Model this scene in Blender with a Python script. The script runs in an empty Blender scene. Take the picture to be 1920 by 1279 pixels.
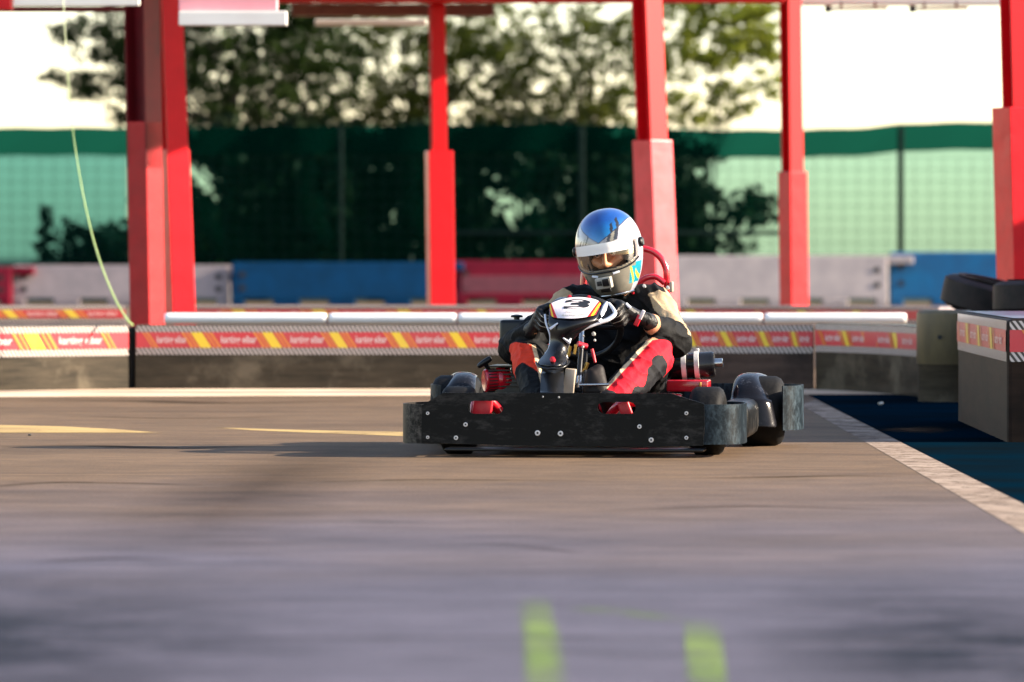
import bpy, bmesh, math, random
import numpy as np
from mathutils import Vector, Matrix, noise as mnoise

SC = bpy.context.scene
COL = SC.collection
R = math.radians
random.seed(7)
rng = np.random.default_rng(11)

# ------------------------------------------------------------------ camera
CAM_H, FPX, HOR = 0.77, 9600.0, 482.0          # lens height, focal length and horizon row in photo pixels
cd = bpy.data.cameras.new('camera')
cam = bpy.data.objects.new('camera', cd); COL.objects.link(cam)
cam.location = (0, 0, CAM_H); cam.rotation_euler = (R(90), 0, 0)
cd.sensor_width = 36; cd.lens = 36 * FPX / 1920
cd.shift_y = (HOR - 639.5) / 1920
cd.clip_start = 0.5; cd.clip_end = 3000
cd.dof.use_dof = True; cd.dof.focus_distance = 20.4; cd.dof.aperture_fstop = 4.0
SC.camera = cam

# ------------------------------------------------------------------ sky, sun, exposure
SUN_AZ, SUN_EL = R(88), R(22)                  # azimuth from behind the camera towards the right
sun_dir = Vector((math.sin(SUN_AZ) * math.cos(SUN_EL), -math.cos(SUN_AZ) * math.cos(SUN_EL), math.sin(SUN_EL)))
w = bpy.data.worlds.new('World'); SC.world = w; w.use_nodes = True
wt = w.node_tree
sky = wt.nodes.new('ShaderNodeTexSky'); sky.sky_type = 'NISHITA'; sky.sun_disc = False
sky.sun_elevation = SUN_EL; sky.sun_rotation = math.atan2(sun_dir.x, sun_dir.y)
sky.dust_density = 0.5; sky.air_density = 1.0; sky.ozone_density = 1.0
bg = wt.nodes['Background']; bg.inputs[1].default_value = 0.115
tint = wt.nodes.new('ShaderNodeMix'); tint.data_type = 'RGBA'; tint.blend_type = 'MULTIPLY'; tint.inputs[0].default_value = 1
tint.inputs[7].default_value = (1.06, 0.95, 0.90, 1)                 # warm camera white balance
wt.links.new(sky.outputs[0], tint.inputs[6]); wt.links.new(tint.outputs[2], bg.inputs[0])
sd = bpy.data.lights.new('sun', 'SUN'); sd.energy = 5.0; sd.angle = R(0.5); sd.color = (1, 0.86, 0.68)
sun = bpy.data.objects.new('sun', sd); COL.objects.link(sun)
sun.rotation_euler = sun_dir.to_track_quat('Z', 'Y').to_euler()
sun.location = (10, -10, 12)
SC.view_settings.view_transform = 'Standard'; SC.view_settings.look = 'None'
SC.view_settings.gamma = 1; SC.view_settings.exposure = 1.9
SC.render.engine = 'CYCLES'
SC.cycles.use_denoising = True
SC.cycles.max_bounces = 8; SC.cycles.transparent_max_bounces = 24
SC.cycles.caustics_reflective = False; SC.cycles.caustics_refractive = False

# ------------------------------------------------------------------ helpers
def P(px, py, d):
    """a point seen at photo pixel px, py that stands d metres away"""
    return Vector(((px - 960) * d / FPX, d, CAM_H - (py - HOR) * d / FPX))
def G(px, py):
    """ground point under a photo pixel"""
    d = CAM_H * FPX / (py - HOR)
    return Vector(((px - 960) * d / FPX, d, 0))

def new_mat(name):
    m = bpy.data.materials.new(name); m.use_nodes = True
    nt = m.node_tree
    return m, nt, nt.nodes['Principled BSDF']
def N(nt, typ, **kw):
    n = nt.nodes.new(typ)
    for k, v in kw.items():
        if k.startswith('i_'):
            key = k[2:]
            n.inputs[int(key) if key.isdigit() else key].default_value = v
        else: setattr(n, k, v)
    return n
def ramp(nt, src, stops):
    r = nt.nodes.new('ShaderNodeValToRGB')
    e = r.color_ramp.elements
    while len(e) < len(stops): e.new(0.5)
    for el, (p, c) in zip(e, stops):
        el.position = p; el.color = (*c, 1) if len(c) == 3 else c
    nt.links.new(src, r.inputs[0]); return r
def coords(nt, scale=(1, 1, 1), kind='Object'):
    t = nt.nodes.new('ShaderNodeTexCoord'); mp = nt.nodes.new('ShaderNodeMapping')
    mp.inputs['Scale'].default_value = scale
    nt.links.new(t.outputs[kind], mp.inputs[0]); return mp.outputs[0]
def mat(name, a, b=None, rough=0.5, scale=8, stretch=(1, 1, 1), metal=0.0, bump=0.0, bscale=None, rough2=None, lo=0.35, hi=0.65, coat=0.0, detail=6, spec=0.5):
    """two-tone noisy paint / plastic / cloth"""
    m, nt, p = new_mat(name)
    b = b or tuple(x * 0.75 for x in a)
    c = coords(nt, stretch)
    nz = N(nt, 'ShaderNodeTexNoise', i_Scale=scale, i_Detail=detail, i_Roughness=0.65)
    nt.links.new(c, nz.inputs['Vector'])
    r = ramp(nt, nz.outputs[0], [(lo, a), (hi, b)])
    nt.links.new(r.outputs[0], p.inputs['Base Color'])
    p.inputs['Metallic'].default_value = metal
    p.inputs['Specular IOR Level'].default_value = spec
    p.inputs['Coat Weight'].default_value = coat; p.inputs['Coat Roughness'].default_value = 0.08
    if rough2 is None: p.inputs['Roughness'].default_value = rough
    else:
        mr = N(nt, 'ShaderNodeMapRange', i_1=lo, i_2=hi, i_3=rough, i_4=rough2)
        nt.links.new(nz.outputs[0], mr.inputs[0]); nt.links.new(mr.outputs[0], p.inputs['Roughness'])
    if bump:
        n2 = N(nt, 'ShaderNodeTexNoise', i_Scale=bscale or scale * 4, i_Detail=4)
        nt.links.new(c, n2.inputs['Vector'])
        bp = N(nt, 'ShaderNodeBump', i_Strength=bump, i_Distance=0.01)
        nt.links.new(n2.outputs[0], bp.inputs['Height']); nt.links.new(bp.outputs[0], p.inputs['Normal'])
    return m

def link(name, bm, mats, root=None, parent=None, smooth=True, bevel=0.0, auto=40):
    """bmesh in world coordinates -> ONE object; root is the Empty whose place the mesh is counted from"""
    me = bpy.data.meshes.new(name)
    org = Vector((0, 0, 0))
    base = root if root is not None else None
    if base is not None:
        org = Vector(base['_org']) if '_org' in base else base.location.copy()
        bmesh.ops.translate(bm, verts=bm.verts, vec=-org)
    bm.normal_update()
    bm.to_mesh(me); bm.free()
    for m in (mats if isinstance(mats, (list, tuple)) else [mats]): me.materials.append(m)
    o = bpy.data.objects.new(name, me); COL.objects.link(o)
    if parent is not None: o.parent = parent
    elif root is not None: o.parent = root
    if smooth:
        for p in me.polygons: p.use_smooth = True
        try: me.set_sharp_from_angle(angle=R(auto))
        except Exception: pass
    if bevel:
        bv = o.modifiers.new('bevel', 'BEVEL'); bv.width = bevel; bv.segments = 2; bv.limit_method = 'ANGLE'; bv.angle_limit = R(35)
    return o
def thing(name, label, cat, loc, group=None):
    o = bpy.data.objects.new(name, None); COL.objects.link(o)
    o.location = loc; o.empty_display_size = 0.1
    o['label'] = label; o['category'] = cat
    if group: o['group'] = group
    return o
def tag(o, label, cat, group=None):
    o['label'] = label; o['category'] = cat
    if group: o['group'] = group
    return o
def struct(o, kind='structure'):
    o['kind'] = kind; return o

def box(bm, c, s, rot=None, mi=0, bev=0.0):
    r = bmesh.ops.create_cube(bm, size=1.0)
    vs = r['verts']
    bmesh.ops.scale(bm, verts=vs, vec=s)
    if bev:
        es = list({e for v in vs for e in v.link_edges})
        rr = bmesh.ops.bevel(bm, geom=es, offset=bev, segments=3, affect='EDGES', profile=0.5)
        vs = [v for v in rr['verts'] if v.is_valid] + [v for v in vs if v.is_valid]
        vs = list(set(vs))
    if rot is not None: bmesh.ops.rotate(bm, verts=vs, cent=(0, 0, 0), matrix=rot)
    bmesh.ops.translate(bm, verts=vs, vec=c)
    for f in {f for v in vs for f in v.link_faces}: f.material_index = mi
    return vs
def frame_of(d):
    d = d.normalized()
    u = d.cross(Vector((0, 0, 1)))
    if u.length < 1e-3: u = Vector((1, 0, 0))
    u.normalize(); return u, u.cross(d).normalized()
def smooth_path(pts, n=6):
    """Catmull-Rom through points"""
    pts = [Vector(p) for p in pts]
    out = []
    for i in range(len(pts) - 1):
        p0 = pts[max(i - 1, 0)]; p1 = pts[i]; p2 = pts[i + 1]; p3 = pts[min(i + 2, len(pts) - 1)]
        for k in range(n):
            t = k / n
            out.append(0.5 * ((2 * p1) + (p2 - p0) * t + (2 * p0 - 5 * p1 + 4 * p2 - p3) * t * t + (3 * p1 - p0 - 3 * p2 + p3) * t ** 3))
    out.append(pts[-1]); return out
def tube(bm, pts, r, seg=10, mi=0, caps=True):
    pts = [Vector(p) for p in pts]
    rs = r if isinstance(r, (list, tuple)) else [r] * len(pts)
    rings = []; u = None
    for i, p in enumerate(pts):
        d = (pts[min(i + 1, len(pts) - 1)] - pts[max(i - 1, 0)]).normalized()
        if u is None: u, v = frame_of(d)
        else:
            u = (u - d * u.dot(d)).normalized(); v = u.cross(d).normalized()
        rings.append([bm.verts.new(p + (u * math.cos(2 * math.pi * k / seg) + v * math.sin(2 * math.pi * k / seg)) * rs[i]) for k in range(seg)])
    for a, b in zip(rings, rings[1:]):
        for k in range(seg):
            f = bm.faces.new((a[k], a[(k + 1) % seg], b[(k + 1) % seg], b[k])); f.material_index = mi
    if caps:
        for ring in (rings[0], rings[-1]):
            f = bm.faces.new(ring); f.material_index = mi
def lathe(bm, prof, c, axis, seg=40, mi=0):
    """prof: list of (radius, along axis)"""
    ax = Vector(axis).normalized(); u, v = frame_of(ax); c = Vector(c)
    rings = []
    for r, a in prof:
        rings.append([bm.verts.new(c + ax * a + (u * math.cos(2 * math.pi * k / seg) + v * math.sin(2 * math.pi * k / seg)) * max(r, 1e-4)) for k in range(seg)])
    for q, (a, b) in enumerate(zip(rings, rings[1:])):
        for k in range(seg):
            f = bm.faces.new((a[k], a[(k + 1) % seg], b[(k + 1) % seg], b[k]))
            f.material_index = mi[q] if isinstance(mi, (list, tuple)) else mi
def hull(bm, balls, sub=2):
    """convex hull round balls (p, r)"""
    t = bmesh.new()
    for p, r in balls:
        s = bmesh.ops.create_icosphere(t, subdivisions=sub, radius=1.0)['verts']
        rr = r if isinstance(r, (tuple, list)) else (r, r, r)
        bmesh.ops.scale(t, verts=s, vec=rr); bmesh.ops.translate(t, verts=s, vec=p)
    h = bmesh.ops.convex_hull(t, input=t.verts)
    bmesh.ops.delete(t, geom=[g for g in h['geom_interior'] + h['geom_unused'] if isinstance(g, bmesh.types.BMVert)], context='VERTS')
    me = bpy.data.meshes.new('t'); t.to_mesh(me); t.free(); bm.from_mesh(me); bpy.data.meshes.remove(me)
def remesh(bm, voxel, smooth_it=6):
    """one continuous skin round all the closed shapes in bm"""
    me = bpy.data.meshes.new('t'); bm.to_mesh(me); bm.free()
    o = bpy.data.objects.new('t', me); COL.objects.link(o)
    m = o.modifiers.new('r', 'REMESH'); m.mode = 'VOXEL'; m.voxel_size = voxel; m.adaptivity = 0
    s = o.modifiers.new('s', 'SMOOTH'); s.factor = 0.5; s.iterations = smooth_it
    dg = bpy.context.evaluated_depsgraph_get()
    me2 = bpy.data.meshes.new_from_object(o.evaluated_get(dg))
    bpy.data.objects.remove(o); bpy.data.meshes.remove(me)
    b = bmesh.new(); b.from_mesh(me2); bpy.data.meshes.remove(me2); return b
def sheet(bm, grid, mi=0):
    """grid: rows of points -> quads"""
    vs = [[bm.verts.new(p) for p in row] for row in grid]
    for a, b in zip(vs, vs[1:]):
        for k in range(len(a) - 1):
            f = bm.faces.new((a[k], a[k + 1], b[k + 1], b[k])); f.material_index = mi
    return vs
def strip(bm, path, z0, z1, th, mi=0):
    """upright strap of thickness th that follows a plan path [(x, y)], z0/z1 numbers or lists"""
    n = len(path); rings = []
    for i, (x, y) in enumerate(path):
        a = Vector(path[max(i - 1, 0)]); b = Vector(path[min(i + 1, n - 1)])
        t = (b - a).normalized(); nn = Vector((t.y, -t.x))
        q0 = z0[i] if isinstance(z0, list) else z0; q1 = z1[i] if isinstance(z1, list) else z1
        o = Vector((x, y)) + nn * th
        rings.append([bm.verts.new((x, y, q0)), bm.verts.new((o.x, o.y, q0)), bm.verts.new((o.x, o.y, q1)), bm.verts.new((x, y, q1))])
    for a, b in zip(rings, rings[1:]):
        for k in range(4):
            f = bm.faces.new((a[k], a[(k + 1) % 4], b[(k + 1) % 4], b[k])); f.material_index = mi
    bm.faces.new(rings[0]).material_index = mi; bm.faces.new(rings[-1][::-1]).material_index = mi
_text_cache = {}
def text_mesh(body, bold=0.0):
    """flat lettering, fitted to 0..1 x 0..1; returns (verts, faces)"""
    key = (body, bold)
    if key in _text_cache: return _text_cache[key]
    c = bpy.data.curves.new('t', 'FONT'); c.body = body; c.size = 1; c.offset = bold; c.resolution_u = 3
    o = bpy.data.objects.new('t', c); COL.objects.link(o)
    me = bpy.data.meshes.new_from_object(o.evaluated_get(bpy.context.evaluated_depsgraph_get()))
    v = np.array([tuple(x.co) for x in me.vertices]); f = [tuple(p.vertices) for p in me.polygons]
    bpy.data.objects.remove(o); bpy.data.curves.remove(c); bpy.data.meshes.remove(me)
    v[:, 0] -= v[:, 0].min(); v[:, 1] -= v[:, 1].min()
    v[:, 0] /= v[:, 0].max(); v[:, 1] /= v[:, 1].max()
    _text_cache[key] = (v[:, :2], f); return _text_cache[key]
def put_text(bm, body, fn, mi, bold=0.0):
    """fn(u, v) -> point"""
    v, f = text_mesh(body, bold)
    vs = [bm.verts.new(fn(a, b)) for a, b in v]
    for q in f:
        try: bm.faces.new([vs[i] for i in q]).material_index = mi
        except ValueError: pass

# ------------------------------------------------------------------ materials
M = {}
M['red_paint'] = mat('red_paint', (0.70, 0.006, 0.012), (0.58, 0.005, 0.010), rough=0.42, scale=3, spec=0.25)
M['red_pad'] = mat('red_pad', (0.74, 0.006, 0.014), (0.58, 0.005, 0.012), rough=0.36, scale=4, bump=0.5, bscale=5, spec=0.3)
M['shaded_pad'] = mat('shaded_pad', (0.42, 0.004, 0.010), (0.30, 0.003, 0.008), rough=0.4, scale=4, bump=0.5, bscale=5, spec=0.25)  # darker copy of the pad, one post's shade put into its red
M['sunlit_pad'] = mat('sunlit_pad', (0.80, 0.06, 0.085), (0.62, 0.03, 0.045), rough=0.34, scale=4, bump=0.4, bscale=5, spec=0.5)  # paler copy of the pad, a blown-out sunlit face put into its red
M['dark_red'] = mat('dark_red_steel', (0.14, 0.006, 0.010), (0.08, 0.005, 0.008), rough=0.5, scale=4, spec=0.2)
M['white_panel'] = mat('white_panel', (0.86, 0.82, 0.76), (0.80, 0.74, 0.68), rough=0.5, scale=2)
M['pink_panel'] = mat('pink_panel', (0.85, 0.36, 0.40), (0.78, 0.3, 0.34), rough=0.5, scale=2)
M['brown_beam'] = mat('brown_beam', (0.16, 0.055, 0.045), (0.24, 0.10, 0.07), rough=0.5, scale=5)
M['white_plastic'] = mat('white_plastic', (0.88, 0.86, 0.84), (0.82, 0.80, 0.78), rough=0.3, scale=5, coat=0.3)
M['white_barrier'] = mat('white_barrier', (0.30, 0.25, 0.255), (0.22, 0.19, 0.20), rough=0.5, scale=3, bump=0.2, spec=0.1)
M['pale_barrier'] = mat('pale_barrier', (0.42, 0.36, 0.35), (0.32, 0.28, 0.28), rough=0.5, scale=3, bump=0.2, spec=0.1)
M['blue_barrier'] = mat('blue_barrier', (0.001, 0.038, 0.105), (0.001, 0.028, 0.075), rough=0.45, scale=3, bump=0.2, spec=0.1)
M['sky_blue_barrier'] = mat('sky_blue_barrier', (0.012, 0.11, 0.25), (0.016, 0.08, 0.19), rough=0.45, scale=3, bump=0.2, spec=0.1)
M['red_barrier'] = mat('red_barrier', (0.17, 0.006, 0.02), (0.12, 0.005, 0.016), rough=0.5, scale=3, bump=0.2, spec=0.1)
M['faded_red_barrier'] = mat('faded_red_barrier', (0.20, 0.04, 0.055), (0.15, 0.028, 0.042), rough=0.5, scale=6, bump=0.2)
M['dark_hole'] = mat('dark_hole', (0.008, 0.009, 0.01), rough=0.8)
M['rubber'] = mat('rubber', (0.0045, 0.0045, 0.005), (0.009, 0.0085, 0.0085), rough=0.65, scale=20, bump=0.15, spec=0.12)
M['tyre_old'] = mat('tyre_old', (0.006, 0.005, 0.005), (0.020, 0.013, 0.012), rough=0.6, scale=9, bump=0.2, spec=0.2)
M['black_plastic'] = mat('black_plastic', (0.004, 0.0045, 0.005), (0.008, 0.008, 0.009), rough=0.3, scale=12, spec=0.3)
M['gloss_black'] = mat('gloss_black', (0.004, 0.0045, 0.006), (0.006, 0.006, 0.008), rough=0.27, scale=8, coat=0.08, spec=0.3)
M['chrome'] = mat('chrome', (0.55, 0.54, 0.52), (0.42, 0.41, 0.40), rough=0.22, scale=20, metal=1)
M['brass'] = mat('brass', (0.55, 0.36, 0.10), (0.42, 0.26, 0.07), rough=0.3, scale=20, metal=1)
M['bolt'] = mat('bolt_steel', (0.62, 0.60, 0.58), (0.5, 0.48, 0.46), rough=0.4, scale=60)
M['kart_red'] = mat('kart_red', (0.50, 0.006, 0.018), (0.38, 0.004, 0.013), rough=0.22, scale=6, coat=0.5)
M['beige_tank'] = mat('beige_tank', (0.40, 0.33, 0.25), (0.32, 0.26, 0.20), rough=0.45, scale=20)
M['bright_red'] = mat('bright_red', (0.62, 0.01, 0.025), (0.5, 0.01, 0.02), rough=0.4, scale=10)
M['yellow'] = mat('sign_yellow', (0.80, 0.52, 0.01), (0.70, 0.45, 0.01), rough=0.35, scale=20)
M['flag_red'] = mat('sign_red', (0.60, 0.012, 0.012), (0.5, 0.01, 0.01), rough=0.35, scale=20)
M['plate_white'] = mat('plate_white', (0.74, 0.66, 0.66), (0.66, 0.58, 0.58), rough=0.3, scale=14)
M['ink'] = mat('ink', (0.01, 0.01, 0.011), rough=0.5)
M['grey_ink'] = mat('grey_ink', (0.30, 0.33, 0.28), (0.42, 0.42, 0.38), rough=0.5)
M['silver_edge'] = mat('silver_edge', (0.70, 0.72, 0.78), (0.55, 0.58, 0.66), rough=0.28, scale=14)
M['olive'] = mat('olive_pad', (0.13, 0.10, 0.05), (0.07, 0.055, 0.032), rough=0.45, scale=7, stretch=(1, 1, 0.3))
M['blue_sheet'] = mat('blue_sheet', (0.03, 0.07, 0.11), (0.05, 0.10, 0.15), rough=0.4, scale=5)
M['bark'] = mat('bark', (0.05, 0.038, 0.028), (0.025, 0.02, 0.015), rough=0.9, scale=6, bump=0.5)
M['fence_steel'] = mat('fence_steel', (0.004, 0.012, 0.010), (0.007, 0.016, 0.013), rough=0.7, spec=0.05)
M['strap'] = mat('strap', (0.34, 0.46, 0.16), (0.44, 0.55, 0.24), rough=0.4, scale=12)
M['stone'] = mat('stone', (0.02, 0.02, 0.02), (0.05, 0.05, 0.045), rough=0.8)
M['pale_stone'] = mat('pale_stone', (0.5, 0.47, 0.42), rough=0.7)
M['roofing'] = mat('roofing', (0.30, 0.05, 0.05), (0.24, 0.04, 0.04), rough=0.6)

def scuffed(name, base, scuff, rough, amount=0.58, scale=7, stretch=(1, 1, 1)):
    """dark moulded plastic with rubbed pale scuffs"""
    m, nt, p = new_mat(name)
    c = coords(nt, stretch)
    n1 = N(nt, 'ShaderNodeTexNoise', i_Scale=scale, i_Detail=10, i_Roughness=0.75, i_Distortion=0.6); nt.links.new(c, n1.inputs['Vector'])
    n2 = N(nt, 'ShaderNodeTexNoise', i_Scale=scale * 6, i_Detail=8, i_Roughness=0.8); nt.links.new(c, n2.inputs['Vector'])
    mul = N(nt, 'ShaderNodeMath', operation='MULTIPLY'); nt.links.new(n1.outputs[0], mul.inputs[0]); nt.links.new(n2.outputs[0], mul.inputs[1])
    r = ramp(nt, mul.outputs[0], [(amount * amount, base), (min(1, amount * amount + 0.2), scuff)])
    nt.links.new(r.outputs[0], p.inputs['Base Color'])
    mr = N(nt, 'ShaderNodeMapRange', i_1=amount * amount, i_2=amount * amount + .2, i_3=rough, i_4=min(0.75, rough + 0.3))
    nt.links.new(mul.outputs[0], mr.inputs[0]); nt.links.new(mr.outputs[0], p.inputs['Roughness'])
    bp = N(nt, 'ShaderNodeBump', i_Strength=0.12, i_Distance=0.004); nt.links.new(n2.outputs[0], bp.inputs['Height']); nt.links.new(bp.outputs[0], p.inputs['Normal'])
    p.inputs['Specular IOR Level'].default_value = 0.12
    return m
M['bumper'] = scuffed('bumper_plastic', (0.004, 0.0045, 0.005), (0.058, 0.053, 0.048), 0.36, 0.50, 2.6, (0.8, 1, 2.2))
M['wing'] = scuffed('wing_plastic', (0.004, 0.008, 0.012), (0.045, 0.07, 0.09), 0.42, 0.46, 7, (1, 1, 0.6))
M['wing_dusty'] = scuffed('dusty_wing_plastic', (0.008, 0.0075, 0.007), (0.15, 0.13, 0.11), 0.42, 0.46, 9)
M['fender'] = scuffed('fender_plastic', (0.006, 0.006, 0.008), (0.12, 0.13, 0.16), 0.13, 0.53, 9)

# belt / board face of the low barriers: horizontal streaks, dirt
def belt(name, a, b, c2, coat=0.35):
    m, nt, p = new_mat(name)
    c = coords(nt, (0.6, 0.6, 5))
    n1 = N(nt, 'ShaderNodeTexNoise', i_Scale=4, i_Detail=9, i_Roughness=0.7); nt.links.new(c, n1.inputs['Vector'])
    c3 = coords(nt, (1, 1, 1))
    n2 = N(nt, 'ShaderNodeTexNoise', i_Scale=2.5, i_Detail=6, i_Roughness=0.65); nt.links.new(c3, n2.inputs['Vector'])
    r1 = ramp(nt, n1.outputs[0], [(0.35, a), (0.65, b)])
    r2 = ramp(nt, n2.outputs[0], [(0.52, (0, 0, 0)), (0.68, (1, 1, 1))])
    mx = N(nt, 'ShaderNodeMix', data_type='RGBA'); mx.inputs[7].default_value = (*c2, 1)
    nt.links.new(r2.outputs[0], mx.inputs[0]); nt.links.new(r1.outputs[0], mx.inputs[6]); nt.links.new(mx.outputs[2], p.inputs['Base Color'])
    p.inputs['Roughness'].default_value = 0.6; p.inputs['Specular IOR Level'].default_value = 0.12
    p.inputs['Coat Weight'].default_value = coat; p.inputs['Coat Roughness'].default_value = 0.16
    return m
M['belt'] = belt('belt_board', (0.022, 0.018, 0.012), (0.060, 0.047, 0.031), (0.11, 0.09, 0.062), 0.2)
M['belt_brown'] = belt('belt_brown', (0.045, 0.028, 0.022), (0.085, 0.055, 0.042), (0.025, 0.018, 0.016), 0.12)

M['block_brown'] = belt('block_brown', (0.010, 0.0055, 0.0035), (0.026, 0.0145, 0.0095), (0.006, 0.0038, 0.003), 0.0)
# diagonal hatch printed on the banner edges (uv)
def hatch():
    m, nt, p = new_mat('banner_hatch')
    tc = nt.nodes.new('ShaderNodeUVMap'); sx = nt.nodes.new('ShaderNodeSeparateXYZ'); nt.links.new(tc.outputs[0], sx.inputs[0])
    a = N(nt, 'ShaderNodeMath', operation='MULTIPLY_ADD'); nt.links.new(sx.outputs[1], a.inputs[0]); a.inputs[1].default_value = 0.75; nt.links.new(sx.outputs[0], a.inputs[2])
    d = N(nt, 'ShaderNodeMath', operation='DIVIDE', i_1=0.026); nt.links.new(a.outputs[0], d.inputs[0])
    f = N(nt, 'ShaderNodeMath', operation='FRACT'); nt.links.new(d.outputs[0], f.inputs[0])
    r = ramp(nt, f.outputs[0], [(0.0, (0.58, 0.50, 0.46)), (0.44, (0.58, 0.50, 0.46)), (0.5, (0.04, 0.032, 0.028)), (0.95, (0.04, 0.032, 0.028)), (1.0, (0.58, 0.50, 0.46))])
    nt.links.new(r.outputs[0], p.inputs['Base Color'])
    p.inputs['Roughness'].default_value = 0.35; p.inputs['Coat Weight'].default_value = 0.3
    return m
M['hatch'] = hatch()
M['banner_red'] = mat('banner_red', (0.58, 0.025, 0.04), (0.52, 0.05, 0.06), rough=0.35, scale=2, coat=0.3)
M['banner_yellow'] = mat('banner_yellow', (0.80, 0.55, 0.02), (0.72, 0.5, 0.05), rough=0.35, scale=4, coat=0.3)
M['banner_orange'] = mat('banner_orange', (0.72, 0.24, 0.04), (0.66, 0.2, 0.04), rough=0.35, scale=4, coat=0.3)
M['banner_text'] = mat('banner_text', (0.72, 0.52, 0.50), (0.66, 0.46, 0.45), rough=0.35, scale=4, coat=0.3)
BANNER = [M['hatch'], M['banner_red'], M['banner_yellow'], M['banner_orange'], M['banner_text']]

# track surface
def asphalt():
    m, nt, p = new_mat('track_asphalt')
    co = coords(nt, (1, 1, 1)); L = nt.links
    sx = nt.nodes.new('ShaderNodeSeparateXYZ'); L.new(co, sx.inputs[0])
    big = N(nt, 'ShaderNodeTexNoise', i_Scale=0.6, i_Detail=5); L.new(co, big.inputs['Vector'])
    # bluish shade in front and warm sunlight beyond, put into the tarmac colour
    wob = N(nt, 'ShaderNodeMath', operation='MULTIPLY_ADD', i_1=5.0); L.new(big.outputs[0], wob.inputs[0]); L.new(sx.outputs[1], wob.inputs[2])
    mr = N(nt, 'ShaderNodeMapRange', i_1=14.5, i_2=20.5); L.new(wob.outputs[0], mr.inputs[0])
    cc = N(nt, 'ShaderNodeMix', data_type='RGBA'); cc.inputs[6].default_value = (0.074, 0.068, 0.096, 1); cc.inputs[7].default_value = (0.120, 0.077, 0.046, 1)
    L.new(mr.outputs[0], cc.inputs[0])
    # streaks along the driving direction
    cs = coords(nt, (0.22, 0.9, 1))
    st = N(nt, 'ShaderNodeTexNoise', i_Scale=1.3, i_Detail=9, i_Roughness=0.6, i_Distortion=0.8); L.new(cs, st.inputs['Vector'])
    sr = ramp(nt, st.outputs[0], [(0.28, (0.62, 0.60, 0.60)), (0.50, (0.95, 0.95, 0.95)), (0.75, (1.12, 1.12, 1.12))])
    m1 = N(nt, 'ShaderNodeMix', data_type='RGBA', blend_type='MULTIPLY'); m1.inputs[0].default_value = 1
    L.new(cc.outputs[2], m1.inputs[6]); L.new(sr.outputs[0], m1.inputs[7])
    # thin rubber lines
    cl = coords(nt, (0.13, 2.2, 1))
    ln = N(nt, 'ShaderNodeTexNoise', i_Scale=1.1, i_Detail=4, i_Roughness=0.5, i_Distortion=1.6); L.new(cl, ln.inputs['Vector'])
    lr = ramp(nt, ln.outputs[0], [(0.30, (0.45, 0.43, 0.43)), (0.36, (1, 1, 1))])
    m2 = N(nt, 'ShaderNodeMix', data_type='RGBA', blend_type='MULTIPLY'); m2.inputs[0].default_value = 0.8
    L.new(m1.outputs[2], m2.inputs[6]); L.new(lr.outputs[0], m2.inputs[7])
    # patches and dust
    pd_ = N(nt, 'ShaderNodeTexNoise', i_Scale=5, i_Detail=10, i_Roughness=0.72, i_Distortion=0.5); L.new(coords(nt, (0.55, 1, 1)), pd_.inputs['Vector'])
    pr = ramp(nt, pd_.outputs[0], [(0.30, (0.66, 0.66, 0.66)), (0.5, (0.98, 0.98, 0.98)), (0.7, (1.28, 1.26, 1.22))])
    m4 = N(nt, 'ShaderNodeMix', data_type='RGBA', blend_type='MULTIPLY'); m4.inputs[0].default_value = 1.0
    L.new(m2.outputs[2], m4.inputs[6]); L.new(pr.outputs[0], m4.inputs[7]); m2 = m4
    # aggregate
    ag = N(nt, 'ShaderNodeTexNoise', i_Scale=110, i_Detail=3, i_Roughness=0.8); L.new(co, ag.inputs['Vector'])
    ar = ramp(nt, ag.outputs[0], [(0.3, (0.40, 0.40, 0.40)), (0.7, (1.55, 1.55, 1.55))])
    m3 = N(nt, 'ShaderNodeMix', data_type='RGBA', blend_type='MULTIPLY'); m3.inputs[0].default_value = 0.9
    L.new(m2.outputs[2], m3.inputs[6]); L.new(ar.outputs[0], m3.inputs[7])
    L.new(m3.outputs[2], p.inputs['Base Color'])
    p.inputs['Roughness'].default_value = 0.8; p.inputs['Specular IOR Level'].default_value = 0.2
    bp = N(nt, 'ShaderNodeBump', i_Strength=0.35, i_Distance=0.006); L.new(ag.outputs[0], bp.inputs['Height']); L.new(bp.outputs[0], p.inputs['Normal'])
    return m
M['asphalt'] = asphalt()
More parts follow.
